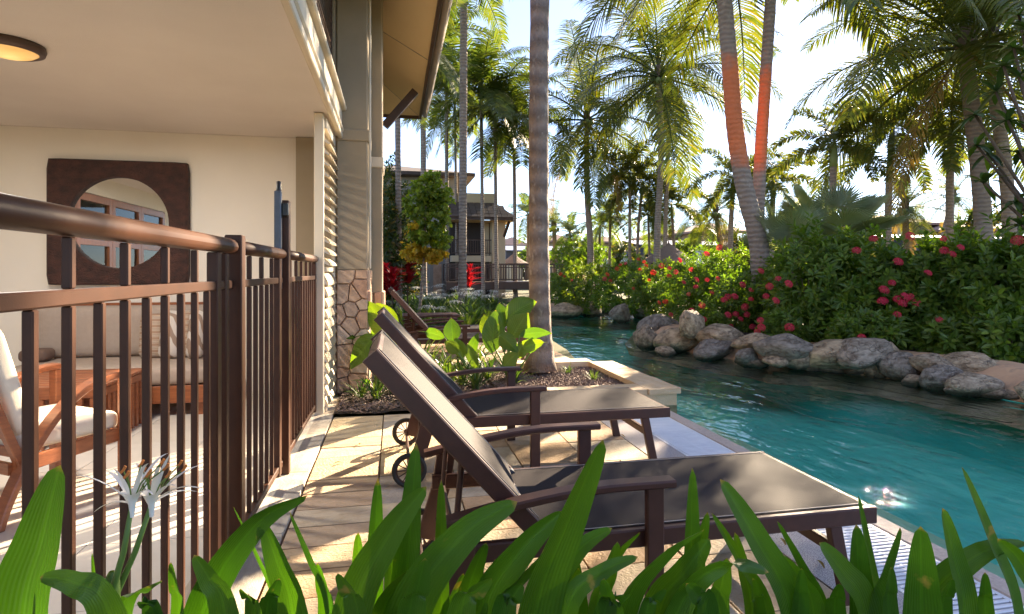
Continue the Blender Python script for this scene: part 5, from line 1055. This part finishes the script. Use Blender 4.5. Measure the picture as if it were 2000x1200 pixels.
BO = [(1102, 606, 62, 26, 'small grey boulder at the far bank, right behind the mottled trunk'), (1148, 602, 56, 26, 'flat grey boulder on the far bank below the lime green bush'), (1186, 604, 62, 26, 'long tan boulder on the far bank under the orange blossoms'), (1212, 611, 36, 34, 'blue grey upright boulder in the middle of the far bank'), (1238, 603, 38, 24, 'slate grey boulder beside the blue grey upright one'), (1264, 611, 52, 22, 'low grey boulder at the water on the far bank'), (1296, 612, 66, 28, 'low brown boulder where the far bank turns'),
 (1285, 640, 70, 44, 'rounded grey boulder standing at the bend of the bank'), (1262, 658, 40, 42, 'dark grey boulder dipping into the water at the bend'), (1322, 662, 82, 46, 'large smooth brown boulder just past the bend'), (1350, 630, 46, 44, 'upright pointed tan boulder under the red blossoms'), (1407, 654, 84, 36, 'long rounded grey boulder behind the pointed tan one'), (1391, 682, 76, 36, 'wide dark brown boulder at the waterline'), (1435, 684, 32, 26, 'small dark wedge shaped stone between the brown boulders'), (1458, 697, 46, 34, 'small near black boulder half in the water'), (1472, 666, 66, 26, 'flat pale grey boulder behind the near black one'),
 (1535, 678, 96, 44, 'long tan boulder in front of the small bronze bush'), (1516, 702, 44, 22, 'low charcoal stone at the waterline below the tan boulder'), (1562, 702, 48, 28, 'dark triangular stone at the waterline'), (1628, 693, 122, 50, 'large flat tan boulder with a cracked face'), (1682, 688, 100, 46, 'flat brown boulder joined to the large cracked one'), (1622, 718, 64, 12, 'thin dark slab lying in the water'), (1720, 703, 82, 58, 'blue grey slab boulder leaning over the water'), (1762, 718, 70, 50, 'mottled olive boulder against the leaning slab'), (1822, 710, 62, 34, 'grey rounded boulder behind the mottled olive one'), (1812, 726, 46, 26, 'small brown wedge stone at the water'), (1842, 738, 70, 46, 'tan streaked boulder with orange stain'), (1888, 712, 92, 40, 'wide grey boulder under the low leafy shrub'), (1900, 752, 84, 40, 'dark wet boulder in the water near the picture edge'), (1938, 716, 56, 26, 'grey stone peeping over between the wide boulders'), (1975, 736, 100, 44, 'big pale boulder cut by the picture edge'), (1985, 770, 70, 20, 'dark flat stone in the water at the picture edge'), (2040, 765, 90, 60, 'brown boulder just beyond the picture edge'), (1300, 684, 34, 18, 'small tan stone at the waterline before the smooth brown boulder'), (1480, 708, 36, 16, 'little grey stone squeezed beside the near black boulder'), (1590, 716, 34, 16, 'small rusty stone at the water between dark triangle and thin slab'), (1675, 722, 40, 18, 'small brown stone at the foot of the leaning slab'), (1785, 742, 40, 20, 'little tan stone at the water below the mottled olive boulder'), (1868, 762, 38, 18, 'small grey stone between the streaked and the wet boulder'), (1945, 768, 44, 20, 'small tan stone at the water before the big pale boulder')]
rb_ = random.Random(21)
for i, (px, py, w, h, lab) in enumerate(BO):
    yb = py + h * .5; t = F * (H - ZW) / (yb - CY) if yb - CY > 6 else 18
    back = lab in () 
    # stones that sit behind others keep their own distance up the bank
    t_w = {1350: 8.9, 1407: 8.75, 1472: 8.2, 1535: 7.6, 1628: 7.4, 1682: 7.1, 1516: 7.55, 1562: 7.5, 1888: 6.5, 1938: 6.45, 1822: 6.55, 1238: 18.6, 1186: 18.3}.get(px, t)
    c = at(px, py + 2, t_w + w * t_w / F * .12); r = w * t_w / F / 2 * 1.27; rz = h * t_w / F / 2 * 1.28
    tilt = {1720: R(-38), 1350: R(20), 1212: R(25)}.get(px, rb_.uniform(-.18, .18))
    o = link('boulder', BM_[i % 8], None, c, (rb_.uniform(-.2, .2), tilt, rb_.uniform(-.5, .5) + YAW * -1), (r, r * rb_.uniform(.75, .95), rz)); tag(o, lab, 'boulder', 'boulders along the pool bank')
# rendered bank between the boulders
b = MB(); path = [(G(px, py, ZW)) for px, py in ((2120, 815), (1990, 785), (1900, 768), (1800, 748), (1700, 734), (1600, 722), (1500, 712), (1420, 700), (1340, 686), (1262, 672), (1250, 655), (1262, 640), (1330, 618), (1290, 622), (1200, 618), (1085, 616))]
path = path[:12] + [V((6.9, 14.0, 0)), V((8.0, 16.3, 0)), V((7.2, 18.1, 0)), V((5.3, 19.3, 0)), V((3.9, 18.4, 0))]
dn = []
for i in range(len(path) - 1):
    for k in range(10): dn.append(path[i].lerp(path[i + 1], k / 10))
vs = []; nc = 6
for i, p in enumerate(dn):
    T = (dn[min(len(dn) - 1, i + 1)] - dn[max(0, i - 1)]); T.z = 0; T.normalize(); out = V((T.y, -T.x, 0)) * 1
    if out.dot(V((1, .3, 0))) < 0 and i < 125: out = -out
    for j in range(nc):
        u = j / (nc - 1); z = -.22 + .46 * min(1, u * 1.6) + .04 * noise.noise(V((p.x * 3, p.y * 3, u * 3))); q = p + out * (-.30 + u * 1.05); vs.append((q.x, q.y, z))
b.add(vs, [(i * nc + j, i * nc + j + 1, (i + 1) * nc + j + 1, (i + 1) * nc + j) for i in range(len(dn) - 1) for j in range(nc - 1)]); b.build('rock_bank', M['bankmortar'], smooth=True, kind='structure')
# soil behind it, under the hedge
b = MB(); vs = []
for i, p in enumerate(dn[:125]):
    T = (dn[min(len(dn) - 1, i + 1)] - dn[max(0, i - 1)]); T.z = 0; T.normalize(); out = V((T.y, -T.x, 0)); out = out if out.dot(V((1, .3, 0))) >= 0 else -out
    for u, z in ((.55, .19), (1.2, .22), (2.2, .16), (3.2, -.01)): q = p + out * u; vs.append((q.x, q.y, z + .03 * noise.noise(V((q.x * 2, q.y * 2, 0)))))
b.add(vs, [(i * 4 + j, i * 4 + j + 1, (i + 1) * 4 + j + 1, (i + 1) * 4 + j) for i in range(len(dn[:125]) - 1) for j in range(3)]); b.build('hedge_soil', M['soil'], smooth=True, kind='structure')

# ================================================================ BUILDINGS AND BRIDGE FAR OFF
def hip_roof(b, x0, x1, y0, y1, z, h, ov=.6):
    x0 -= ov; x1 += ov; y0 -= ov; y1 += ov; d = min(x1 - x0, y1 - y0) / 2
    if x1 - x0 >= y1 - y0: r = [(x0 + d, (y0 + y1) / 2, z + h), (x1 - d, (y0 + y1) / 2, z + h)]; fs = [(0, 1, 5, 4), (2, 3, 4, 5), (3, 0, 4), (1, 2, 5)]
    else: r = [((x0 + x1) / 2, y0 + d, z + h), ((x0 + x1) / 2, y1 - d, z + h)]; fs = [(0, 1, 4), (1, 2, 5, 4), (2, 3, 5), (3, 0, 4, 5)]
    b.add([(x0, y0, z), (x1, y0, z), (x1, y1, z), (x0, y1, z)] + r, fs + [(3, 2, 1, 0)])
    b.box(x0, x1, y0, y1, z - .16, z - .003)
# grey two storey house beyond the lily bed
YH = 29.0; xa, xb = PY(735, 400, YH).x, PY(893, 400, YH).x; ze = PY(800, 346, YH).z
GH = thing('grey_house', 'grey two storey holiday house with dark tiled roofs behind the slim palms', 'building', ((xa + xb) / 2, YH, 0))
MB().box(xa - 2, xb, YH, YH + 8, 0, ze).build('wall', M['bwall'], GH)
b = MB(); hip_roof(b, xa - 2, xb, YH, YH + 8, ze + .16, .9, .8); b.build('roof', M['tileroof'], GH)
b = MB(); xw = PY(882, 400, YH - .03).x; b.box(xw, xb + .02, YH - .08, YH - .003, 0, ze - .5); b.build('corner_pier', M['bwall'], GH)
x2, x3 = PY(905, 400, 27).x, PY(984, 400, 27).x; zt2 = PY(940, 378, 27).z; zr0, zr1 = PY(950, 425, 26).z, PY(950, 396, 27).z
b = MB(); b.box(x2 - .3, x3 - .9, 27.9, 32, 0, zt2 - .02); b.box(x2 - .3, x3 - .35, 27.0, 27.85, zr1 - .15, zt2); b.build('tower_wall', M['bwall2'], GH)
MB().box(PY(958, 400, 27).x, PY(984, 400, 27).x, 26.6, 27.4, 0, zr0 - .02).build('porch_pier', M['bwall2'], GH)
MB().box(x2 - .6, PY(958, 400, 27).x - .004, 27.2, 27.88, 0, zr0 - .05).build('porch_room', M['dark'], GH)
MB().box(x2 - .6, PY(957, 400, 27).x - .01, 26.5, 27.19, PY(930, 512, 26.8).z, PY(930, 500, 26.8).z).build('balcony_floor', M['bwall2'], GH)
MB().box(PY(940, 450, 27).x, PY(956, 450, 27).x, 27.12, 27.19, PY(930, 499, 27.1).z, zr0 - .06).build('lit_wall', M['bwall2'], GH)
b = MB(); zb0, zb1 = PY(930, 498, 26.5).z, PY(930, 468, 26.5).z
b.box(x2 - .6, PY(957, 400, 27).x - .01, 26.52, 26.56, zb1 - .05, zb1); b.box(x2 - .6, PY(957, 400, 27).x - .01, 26.52, 26.56, zb0 + .06, zb0 + .1)
k = x2 - .6
while k < PY(957, 400, 27).x: b.box(k, k + .025, 26.53, 26.55, zb0 + .1, zb1 - .05); k += .11
b.build('balcony_railing', M['fascia'], GH)
xr0, xr1 = x2 - .9, PY(1006, 425, 26).x; b = MB(); b.add([(xr0, 25.7, zr0), (xr1, 25.7, zr0), (PY(962, 398, 27.5).x, 27.3, zr1 + .1), (xr0, 27.3, zr1 + .1), (xr1, 29.5, zr0)], [(0, 1, 2, 3), (1, 4, 2)]); b.box(xr0, xr1, 25.66, 25.72, zr0 - .14, zr0 + .0); b.box(xr1 - .05, xr1 + .01, 25.73, 29.5, zr0 - .14, zr0); pr_ = b.build('porch_roof', M['tileroof'], GH)
nrow = 6
tlm = MB().box(-.13, .13, -.2, .2, -.018, .018).mesh('roof_tile', M['tileroof'])
for r_ in range(nrow):
    v = (r_ + .3) / nrow; y_ = 25.7 + 1.6 * v; z = zr0 + (zr1 + .1 - zr0) * v; xe = xr1 + (PY(962, 398, 27.5).x - xr1) * v; k = xr0 + .15
    while k < xe - .1: link('roof_tile', tlm, pr_, V((k, y_, z + .035)) - GH.location, (math.atan2(zr1 + .1 - zr0, 1.6), 0, 0)); k += .275
b = MB(); b.add([(xr0, 25.75, zr0 - .15), (xr1 - .06, 25.75, zr0 - .15), (xr1 - .06, 29.4, zr0 - .15), (xr0, 27.19, zr0 - .15)], [(0, 1, 2, 3)]); b.build('porch_soffit', M['soff'], GH)
b = MB(); b.bar((PY(984, 460, 26.6).x, 26.5, PY(984, 462, 26.6).z), (xr1 - .3, 25.9, zr0 - .2), .10, .12); b.build('porch_strut', M['fascia'], GH)
# door panel by the lawn wall
b = MB(); b.box(PY(838, 540, 28).x, PY(870, 540, 28).x, 27.9, 28.4, 0, PY(850, 508, 28).z); gw = b.build('garden_wall', M['bwall']); tag(gw, 'low grey garden wall with a brown stone panel behind the young tree', 'wall')
MB().box(PY(846, 540, 28).x, PY(862, 540, 28).x, 27.86, 27.897, 0, PY(850, 516, 28).z).build('stone_panel', M['clad'], gw)
# footbridge with railing
YB = 23.5; bx0_, bx1_ = PY(872, 540, YB).x, PY(1105, 540, YB).x; zd, zrr = PY(950, 550, YB).z, PY(950, 515, YB).z
BR = thing('footbridge', 'dark metal footbridge with upright railings across the far end of the pool', 'bridge', ((bx0_ + bx1_) / 2, YB, 0))
MB().box(bx0_, bx1_, YB, YB + 1.8, zd - .34, zd - .02).build('deck', M['fascia'], BR)
for yy in (YB + .03, YB + 1.74):
    b = MB(); b.box(bx0_, bx1_, yy, yy + .05, zrr - .05, zrr); b.box(bx0_, bx1_, yy, yy + .04, zrr - .17, zrr - .14); b.box(bx0_, bx1_, yy, yy + .04, zd + .05, zd + .08); b.build('rail', M['fascia'], BR)
    bar_ = MB().box(-.011, .011, -.011, .011, 0, zrr - .05 - zd - .05).mesh('baluster', M['fascia']); k = bx0_ + .05
    while k < bx1_: link('baluster', bar_, BR, V((k, yy + .02, zd + .05)) - BR.location); k += .115
    k = bx0_
    while k < bx1_: MB().box(k, k + .06, yy - .005, yy + .055, zd, zrr - .001).build('post', M['fascia'], BR); k += .92
for px in (915, 1070): x = PY(px, 560, YB).x; MB().box(x, x + .3, YB + .3, YB + 1.5, -.5, zd - .341).build('pier', M['bwall'], BR)
def house(name, label, px0, px1, yw, ye, yr, t, m, rm, d=6):
    a, c = at(px0, ye, t), at(px1, ye, t); xa_, xb_ = a.x, c.x; y0 = (a.y + c.y) / 2
    T = thing(name, label, 'building', ((xa_ + xb_) / 2, y0, 0), 'holiday houses beyond the garden'); za, zb_ = zt(ye, t), zt(yr, t)
    MB().box(xa_, xb_, y0, y0 + d, 0, za).build('wall', M[m], T); b = MB(); hip_roof(b, xa_, xb_, y0, y0 + d, za + .16, max(.5, zb_ - za), .7); b.build('roof', M[rm], T)
    k = xa_ + .5
    while k < xb_ - 1: f = MB().box(k, k + .9, y0 - .06, y0 - .004, za - 1.7, za - .5).build('window', M['dark'], T); k += 2.2
    return T
house('house', 'far house with brown hip roof seen past the mottled palm trunk', 1072, 1112, 500, 474, 460, 55, 'bwall2', 'warmroof')
house('house', 'far house with brown roof behind the slim coconut trunk', 1168, 1205, 500, 476, 464, 52, 'bwall2', 'warmroof')
house('house', 'small far house with terracotta hip roof past the tall coconut trunk', 1302, 1345, 500, 464, 450, 50, 'bwall2', 'warmroof')
house('house', 'far house with broad tan roof behind the yellow green coconut palm', 1372, 1445, 500, 455, 437, 46, 'bwall2', 'warmroof')
house('house', 'far house with tan tiled roof behind the small coconut palm', 1705, 1840, 500, 440, 418, 42, 'bwall2', 'warmroof')
house('house', 'far house with pale brown tiled roof behind the frangipani rosettes', 1866, 1985, 500, 452, 430, 40, 'bwall2', 'warmroof')
house('house', 'distant brown roofed house beyond the footbridge', 985, 1022, 500, 482, 465, 60, 'bwall2', 'warmroof')
def longroof(label, px0, px1, yt, yb, t):
    a, c = at(px0, yb, t), at(px1, yb, t); y0 = (a.y + c.y) / 2; T = thing('pavilion', label, 'building', ((a.x + c.x) / 2, y0, 0), 'long pool pavilions'); z1, z0 = zt(yt, t), zt(yb, t); zm = z0 + (z1 - z0) * .45
    b = MB(); b.add([(a.x, y0, zm), (c.x, y0, zm), (c.x, y0 + 3, z1), (a.x, y0 + 3, z1), (c.x, y0 + 6, zm), (a.x, y0 + 6, zm)], [(0, 1, 2, 3), (3, 2, 4, 5)]); b.box(a.x, c.x, y0 - .05, y0 - .01, zm - .05, zm + .02); b.build('roof', M['blue'], T)
    MB().box(a.x, c.x, y0 + .2, y0 + 5.8, z0 - .3, zm - .06).build('fascia_band', M['bluedk'], T)
    k = a.x + .4
    while k < c.x: MB().box(k, k + .25, y0 + .3, y0 + .55, 0, z0 - .301).build('post', M['bwall2'], T); k += 3.2
longroof('long blue grey pavilion roof beyond the footbridge', 985, 1210, 478, 500, 44)
longroof('long blue grey pavilion roof behind the thatched hut and twin trunks', 1235, 1480, 466, 490, 40)
longroof('blue grey pavilion roof behind the dark bushes', 1745, 2060, 452, 478, 26)
def umbrella(label, px, yt, wpx, hpx, t, m, grp, n=10, cat='umbrella'):
    c = at(px, yt, t); r = wpx * t / F / 2; h = hpx * t / F; T = thing('parasol', label, cat, (c.x, c.y, 0), grp); b = MB(); b.lathe([(.01, c.z + .12), (.05, c.z), (r * .5, c.z - h * .55), (r, c.z - h), (r * .985, c.z - h - .10), (r * .9, c.z - h + .02)], (c.x, c.y, 0), n); b.build('canopy', M[m], T); MB().tube([(c.x, c.y, 0), (c.x, c.y, c.z - .02)], .05, 8).build('pole', M['stem'], T)
TG = 'thatched parasols by the main pool'
umbrella('thatched parasol straight beyond the footbridge', 1003, 497, 60, 18, 34, 'thatch', TG, 18)
umbrella('thatched parasol close beside the mottled palm trunk', 1086, 497, 44, 18, 36, 'thatch', TG, 18)
umbrella('big thatched hut roof beside the tall coconut trunk', 1306, 476, 110, 34, 24, 'thatch', TG, 20, 'hut')
umbrella('white canvas parasol just above the ixora hedge', 1368, 482, 70, 34, 22, 'canvas', 'white parasols by the main pool', 8)
umbrella('white canvas parasol peeping over the orange blossoms', 1222, 500, 24, 12, 30, 'canvas', 'white parasols by the main pool', 8)
umbrella('white canvas parasol behind the yellow green ixora bush', 1183, 506, 24, 12, 32, 'canvas', 'white parasols by the main pool', 8)
# far greenery that closes the horizon
rt = random.Random(8)
FT = [foliage((2.2, 1.6, 1.5), 420, 8, .26, .12, random.Random(s)).mesh('crown', M[m]) for s, m in ((51, 'dkleaf'), (52, 'hedge'), (53, 'hedgel'))]
FTL = [(745, 24, 450, 1.0, 'dark bushy tree beside the grey house, next to the stone pier'), (1130, 30, 470, .62, 'round leafy tree beside the lime green bush, behind the bridge'), (1160, 33, 480, .6, 'olive leafy tree behind the slim coconut trunk'), (1215, 38, 478, .7, 'light green tree behind the golden cane palms'), (1045, 40, 482, .6, 'leafy tree beyond the bridge beside the far roofs'), (1345, 36, 470, .7, 'leafy tree between the terracotta roof and the twin trunks'), (1470, 30, 455, .9, 'dark leafy tree hidden behind the twin trunks'), (1560, 24, 462, .8, 'dark leafy tree behind the fan palm'), (1680, 28, 452, .8, 'leafy tree between the fan palm and tan roof'), (1990, 20, 400, .9, 'dark leafy tree behind the frangipani'), (1255, 45, 480, .8, 'distant tree below the crowns of the cane palms')]
for i, (px, t, py, sc, lab) in enumerate(FTL):
    c = at(px, py, t); g = V((c.x, c.y, 0)); T = thing('leafy_tree', lab, 'tree', g, 'leafy trees closing the view'); z = c.z - 1.3 * sc; b = MB(); b.tube([g, g + V((.1, 0, max(.6, z) * .6)), g + V((0, 0, max(.7, z + .3 * sc)))], [.14 * sc, .1 * sc, .06 * sc], 8); b.build('trunk', M['stem'], T, smooth=True); link('crown', FT[i % 3], T, V((0, 0, max(1.2 * sc, z))), (0, 0, rt.uniform(0, 6)), (sc,) * 3, kind='stuff')
b = foliage((60, 5, 2.6), 2600, 7, .75, .42, random.Random(99), .2); me = b.mesh('tree_line', M['dkleaf']); link('tree_line', me, None, at(1250, 515, 95), (0, 0, -YAW), kind='stuff')

# ================================================================ STRAP LEAVES IN FRONT
# (tip px, py, crossing px at the lower edge, width px, depth, clump)
LV = [(118, 908, 45, 98, .92, 0, 0), (78, 1128, 215, 62, .86, 0, .5), (316, 1134, 235, 40, .95, 1, .3), (334, 1098, 350, 32, .98, 1, 0), (379, 1084, 440, 52, .92, 2, .2), (600, 968, 395, 58, 1.0, 2, .5), (514, 1020, 572, 54, 1.02, 3, .1), (566, 1000, 648, 22, 1.05, 3, .1), (456, 990, 545, 14, 1.08, 3, .2),
      (833, 950, 690, 66, 1.0, 4, .3), (738, 934, 728, 34, 1.12, 4, 0), (814, 866, 790, 50, 1.06, 4, 0), (862, 938, 862, 27, 1.10, 4, 0), (1011, 980, 800, 72, 1.0, 4, .4), (928, 1038, 745, 44, 1.04, 4, .3), (1178, 858, 1045, 84, .95, 5, .12), (1100, 998, 945, 60, 1.02, 5, .3), (1066, 1078, 975, 40, .98, 5, .2), (1196, 1032, 1062, 44, 1.06, 5, .5), (1250, 1040, 1160, 26, 1.1, 5, .5), (1206, 1058, 1165, 48, 1.0, 6, .1), (1246, 1088, 1105, 40, .96, 6, .4),
      (1352, 914, 1348, 36, 1.08, 6, 0), (1382, 1000, 1345, 34, 1.12, 6, .2), (1376, 1034, 1215, 52, 1.0, 6, .4), (1386, 1052, 1285, 62, 1.06, 6, .1), (1502, 1118, 1320, 46, .96, 6, .8), (1406, 936, 1545, 58, 1.0, 7, .15), (1390, 1002, 1500, 22, 1.1, 7, .1), (1518, 1018, 1612, 18, 1.1, 8, .1), (1528, 1084, 1590, 42, 1.06, 7, .35), (1600, 1060, 1690, 60, .98, 8, .2), (1672, 1024, 1682, 48, 1.02, 8, -.2), (1758, 1030, 1700, 48, 1.0, 8, .1), (1798, 1028, 1800, 62, .96, 9, -.2), (1676, 968, 1715, 20, 1.12, 8, .1), (1840, 992, 1885, 50, 1.0, 9, .1), (1878, 912, 1985, 30, 1.02, 9, .1), (2005, 1060, 1800, 48, 1.04, 9, .5), (1948, 1052, 2040, 46, .92, 10, .4), (1924, 1118, 1925, 30, .98, 10, 0), (1740, 1108, 1735, 40, .95, 9, .1), (1300, 1150, 1262, 36, .94, 6, .2), (1470, 1130, 1480, 34, 1.05, 7, .1), (620, 1100, 640, 34, 1.1, 3, .1), (905, 1120, 880, 30, 1.12, 4, .2), (545, 1130, 520, 42, .98, 2, .2), (470, 1150, 500, 50, .95, 2, .3), (180, 1080, 190, 12, 1.0, 1, 0), (760, 1060, 770, 40, 1.12, 4, .2), (1130, 1110, 1090, 44, 1.08, 5, .2), (1860, 1130, 1840, 36, 1.0, 9, .2), (1640, 1140, 1630, 44, 1.06, 8, .2), (270, 1175, 300, 46, .9, 1, .3),
      (700, 1040, 705, 36, 1.14, 4, .15), (1010, 1090, 990, 34, 1.12, 5, .2), (1435, 1040, 1470, 30, 1.15, 7, .1), (1565, 1110, 1560, 38, 1.0, 7, .15), (1345, 1090, 1330, 44, 1.1, 6, .2), (950, 1060, 905, 44, 1.1, 4, .3), (860, 1060, 845, 40, 1.15, 4, .1), (1115, 1050, 1130, 36, 1.14, 5, .1),
      (660, 1120, 700, 56, .94, 4, .2), (830, 1090, 800, 60, .93, 4, -.15), (960, 1130, 900, 60, .92, 5, .3), (1020, 1140, 985, 56, .9, 5, .15), (1180, 1130, 1200, 54, .92, 6, -.2), (1340, 1140, 1380, 54, .93, 6, .3), (1420, 1090, 1400, 46, 1.0, 7, .1), (1230, 1160, 1180, 50, .92, 6, .4)]
CLX = [90, 240, 430, 600, 790, 1030, 1230, 1470, 1680, 1850, 2010]
CLL = ['strap leaved lily below the fence, its one huge dark leaf upright', 'flowering spider lily in front of the fence, white thread petalled blooms on top', 'strap leaved lily with a long leaf leaning over the kerb strip', 'strap leaved lily with thin blades at the edge of the paving', 'broad clump of strap leaves in front of the near lounger wheels', 'lily clump whose tallest wide blade crosses the near armrest', 'strap leaved clump beneath the near lounger seat', 'lily clump with a long arching blade before the lounger foot', 'strap leaved clump in front of the pool grate with blunt tipped leaves', 'lily clump at the water edge with one thin tall blade', 'strap leaved lily cut by the picture edge over the water']
CLT = []
for i, px in enumerate(CLX): g = at(px, 530, 1.02); CLT.append(thing('lily_plant', CLL[i], 'plant', (g.x, g.y, .0), 'strap leaved lilies in front'))
rv = random.Random(17)
def frontleaf(tx, ty, bx, w, t, ci, arch):
    T = CLT[ci]; tip = at(tx, ty, t); low = at(bx, 1200, t + .02); g = T.location; dirn = (low - tip); zlow = low.z
    base = low + dirn.normalized() * .25; base = V((base.x * .6 + g.x * .4, base.y * .5 + g.y * .5, max(.02, zlow - .62)))
    n = 18; up = V((0, 0, 1)) * arch * (tip - low).length * .35
    ctl = [base, base.lerp(low, .55) , low, low.lerp(tip, .5) + up, tip]; pts = []
    for s in range(4):
        p0, p1, p2, p3 = ctl[max(0, s - 1)], ctl[s], ctl[s + 1], ctl[min(4, s + 2)]
        for k in range(6): u = k / 6; pts.append(.5 * ((2 * p1) + (p2 - p0) * u + (2 * p0 - 5 * p1 + 4 * p2 - p3) * u * u + (3 * p1 - p0 - 3 * p2 + p3) * u ** 3))
    pts.append(tip); N_ = len(pts) - 1; cum = [0]
    for i in range(N_): cum.append(cum[-1] + (pts[i + 1] - pts[i]).length)
    tot = cum[-1]; low_s = cum[12] / tot; W0 = w * t / F * 1.22; b = MB(); cols = 6; vs = []; tw0 = rv.uniform(-.5, .5); S0 = (RGT * math.cos(tw0) + FWD * math.sin(tw0))
    for i, p in enumerate(pts):
        Tn = (pts[min(N_, i + 1)] - pts[max(0, i - 1)]).normalized(); S = (S0 - Tn * S0.dot(Tn)).normalized(); Nn = S.cross(Tn); s = cum[i] / tot
        e = (1 - s) / (1 - low_s * .75); prof = min(1, (max(0, e)) ** .42 * 1.22) if s > low_s * .6 else .9
        ww = W0 / 2 * prof * (.55 + .45 * min(1, s / max(.05, low_s * .7)))
        for j in range(cols + 1): v = j / cols * 2 - 1; vs.append(p + S * (ww * v) + Nn * (ww * (.30 * abs(v) ** 1.3 + .05 * math.sin(s * 9 + tx) * v)))
    b.add(vs, [(i * (cols + 1) + j, i * (cols + 1) + j + 1, (i + 1) * (cols + 1) + j + 1, (i + 1) * (cols + 1) + j) for i in range(N_) for j in range(cols)])
    grid_uv(b.build('leaf', M['lily'], T, smooth=True).data, cols, N_)
for a in LV: frontleaf(*a)
# spider lily blooms on their stalks
for (cx_, cy_, sx, sy, t, pet) in [(258, 985, 215, 1170, .90, [(148, 928), (205, 921), (300, 968), (182, 1002), (222, 915), (330, 885), (292, 905)]), (296, 985, 222, 1172, .93, [(332, 887), (396, 908), (398, 956), (390, 962), (312, 912), (262, 905), (345, 950)])]:
    T = CLT[1]; c = at(cx_, cy_, t); s = at(sx, sy, t); g = T.location; b = MB(); b.tube([V((g.x, g.y, .02)), s.lerp(V((g.x, g.y, 0)), .35), s, s.lerp(c, .5) + RGT * .004, c], [.007, .006, .0055, .0045, .0035], 8); b.build('flower_stalk', M['gstem'], T, smooth=True)
    for k, (px, py) in enumerate(pet):
        e = at(px, py, t + (.06 if k % 2 else -.04)); m = c.lerp(e, .5) + V((0, 0, .012 + .02 * rv.random())); b = MB(); strap(b, (c, m, e), .0085, 10, .3, .8); b.build('petal', M['petal'], T, smooth=True)
    b = MB(); ff = spiderflower(5); b.lathe([(.003, -.02), (.005, 0), (.012, .016), (.017, .020)], c, 12); b.build('flower_cup', M['petal'], T, smooth=True)
    for k in range(6):
        a = k * 1.05; e = c + V((math.cos(a) * .03, math.sin(a) * .03, .055)) + RGT * .02; b = MB(); b.tube([c, c.lerp(e, .5) + V((0, 0, .008)), e], .0011, 5); fl = b.build('filament', M['gstem'], T); b = MB(); b.tube([e - V((.004, 0, .004)), e, e + V((.003, 0, .006))], .0022, 6); b.build('anther', M['anther'], fl)
b = MB(); s = at(218, 1172, .915); g = CLT[1].location; b.tube([V((g.x, g.y, .02)), s], [.013, .010], 8); b.lathe([(.008, -.02), (.013, 0), (.012, .03), (.004, .045)], s, 8); b.build('main_stalk', M['gstem'], CLT[1], smooth=True)

# a few dropped leaves on the deck
for i, (px, py, lab) in enumerate([(1528, 1058, 'brown dropped leaf on the speckled strip by the grate'), (1602, 1102, 'curled dropped leaf on the speckled strip, nearer the strap leaves'), (660, 905, 'small dry leaf lying on the paving near the kerb strip'), (702, 868, 'tiny dry leaf on a cream paver by the lounger wheels'), (1215, 852, 'dry leaf on the paving under the second lounger foot')]):
    c = G(px, py, .014); rq = random.Random(i + 3); a = rq.uniform(0, 6); d = V((math.cos(a), math.sin(a), .1)) * .028; b = MB(); strap(b, (c - d, c + V((0, 0, .014)), c + d), .016, 6, .5); tag(b.build('fallen_leaf', M['dead']), lab, 'leaf', 'dropped leaves on the deck')
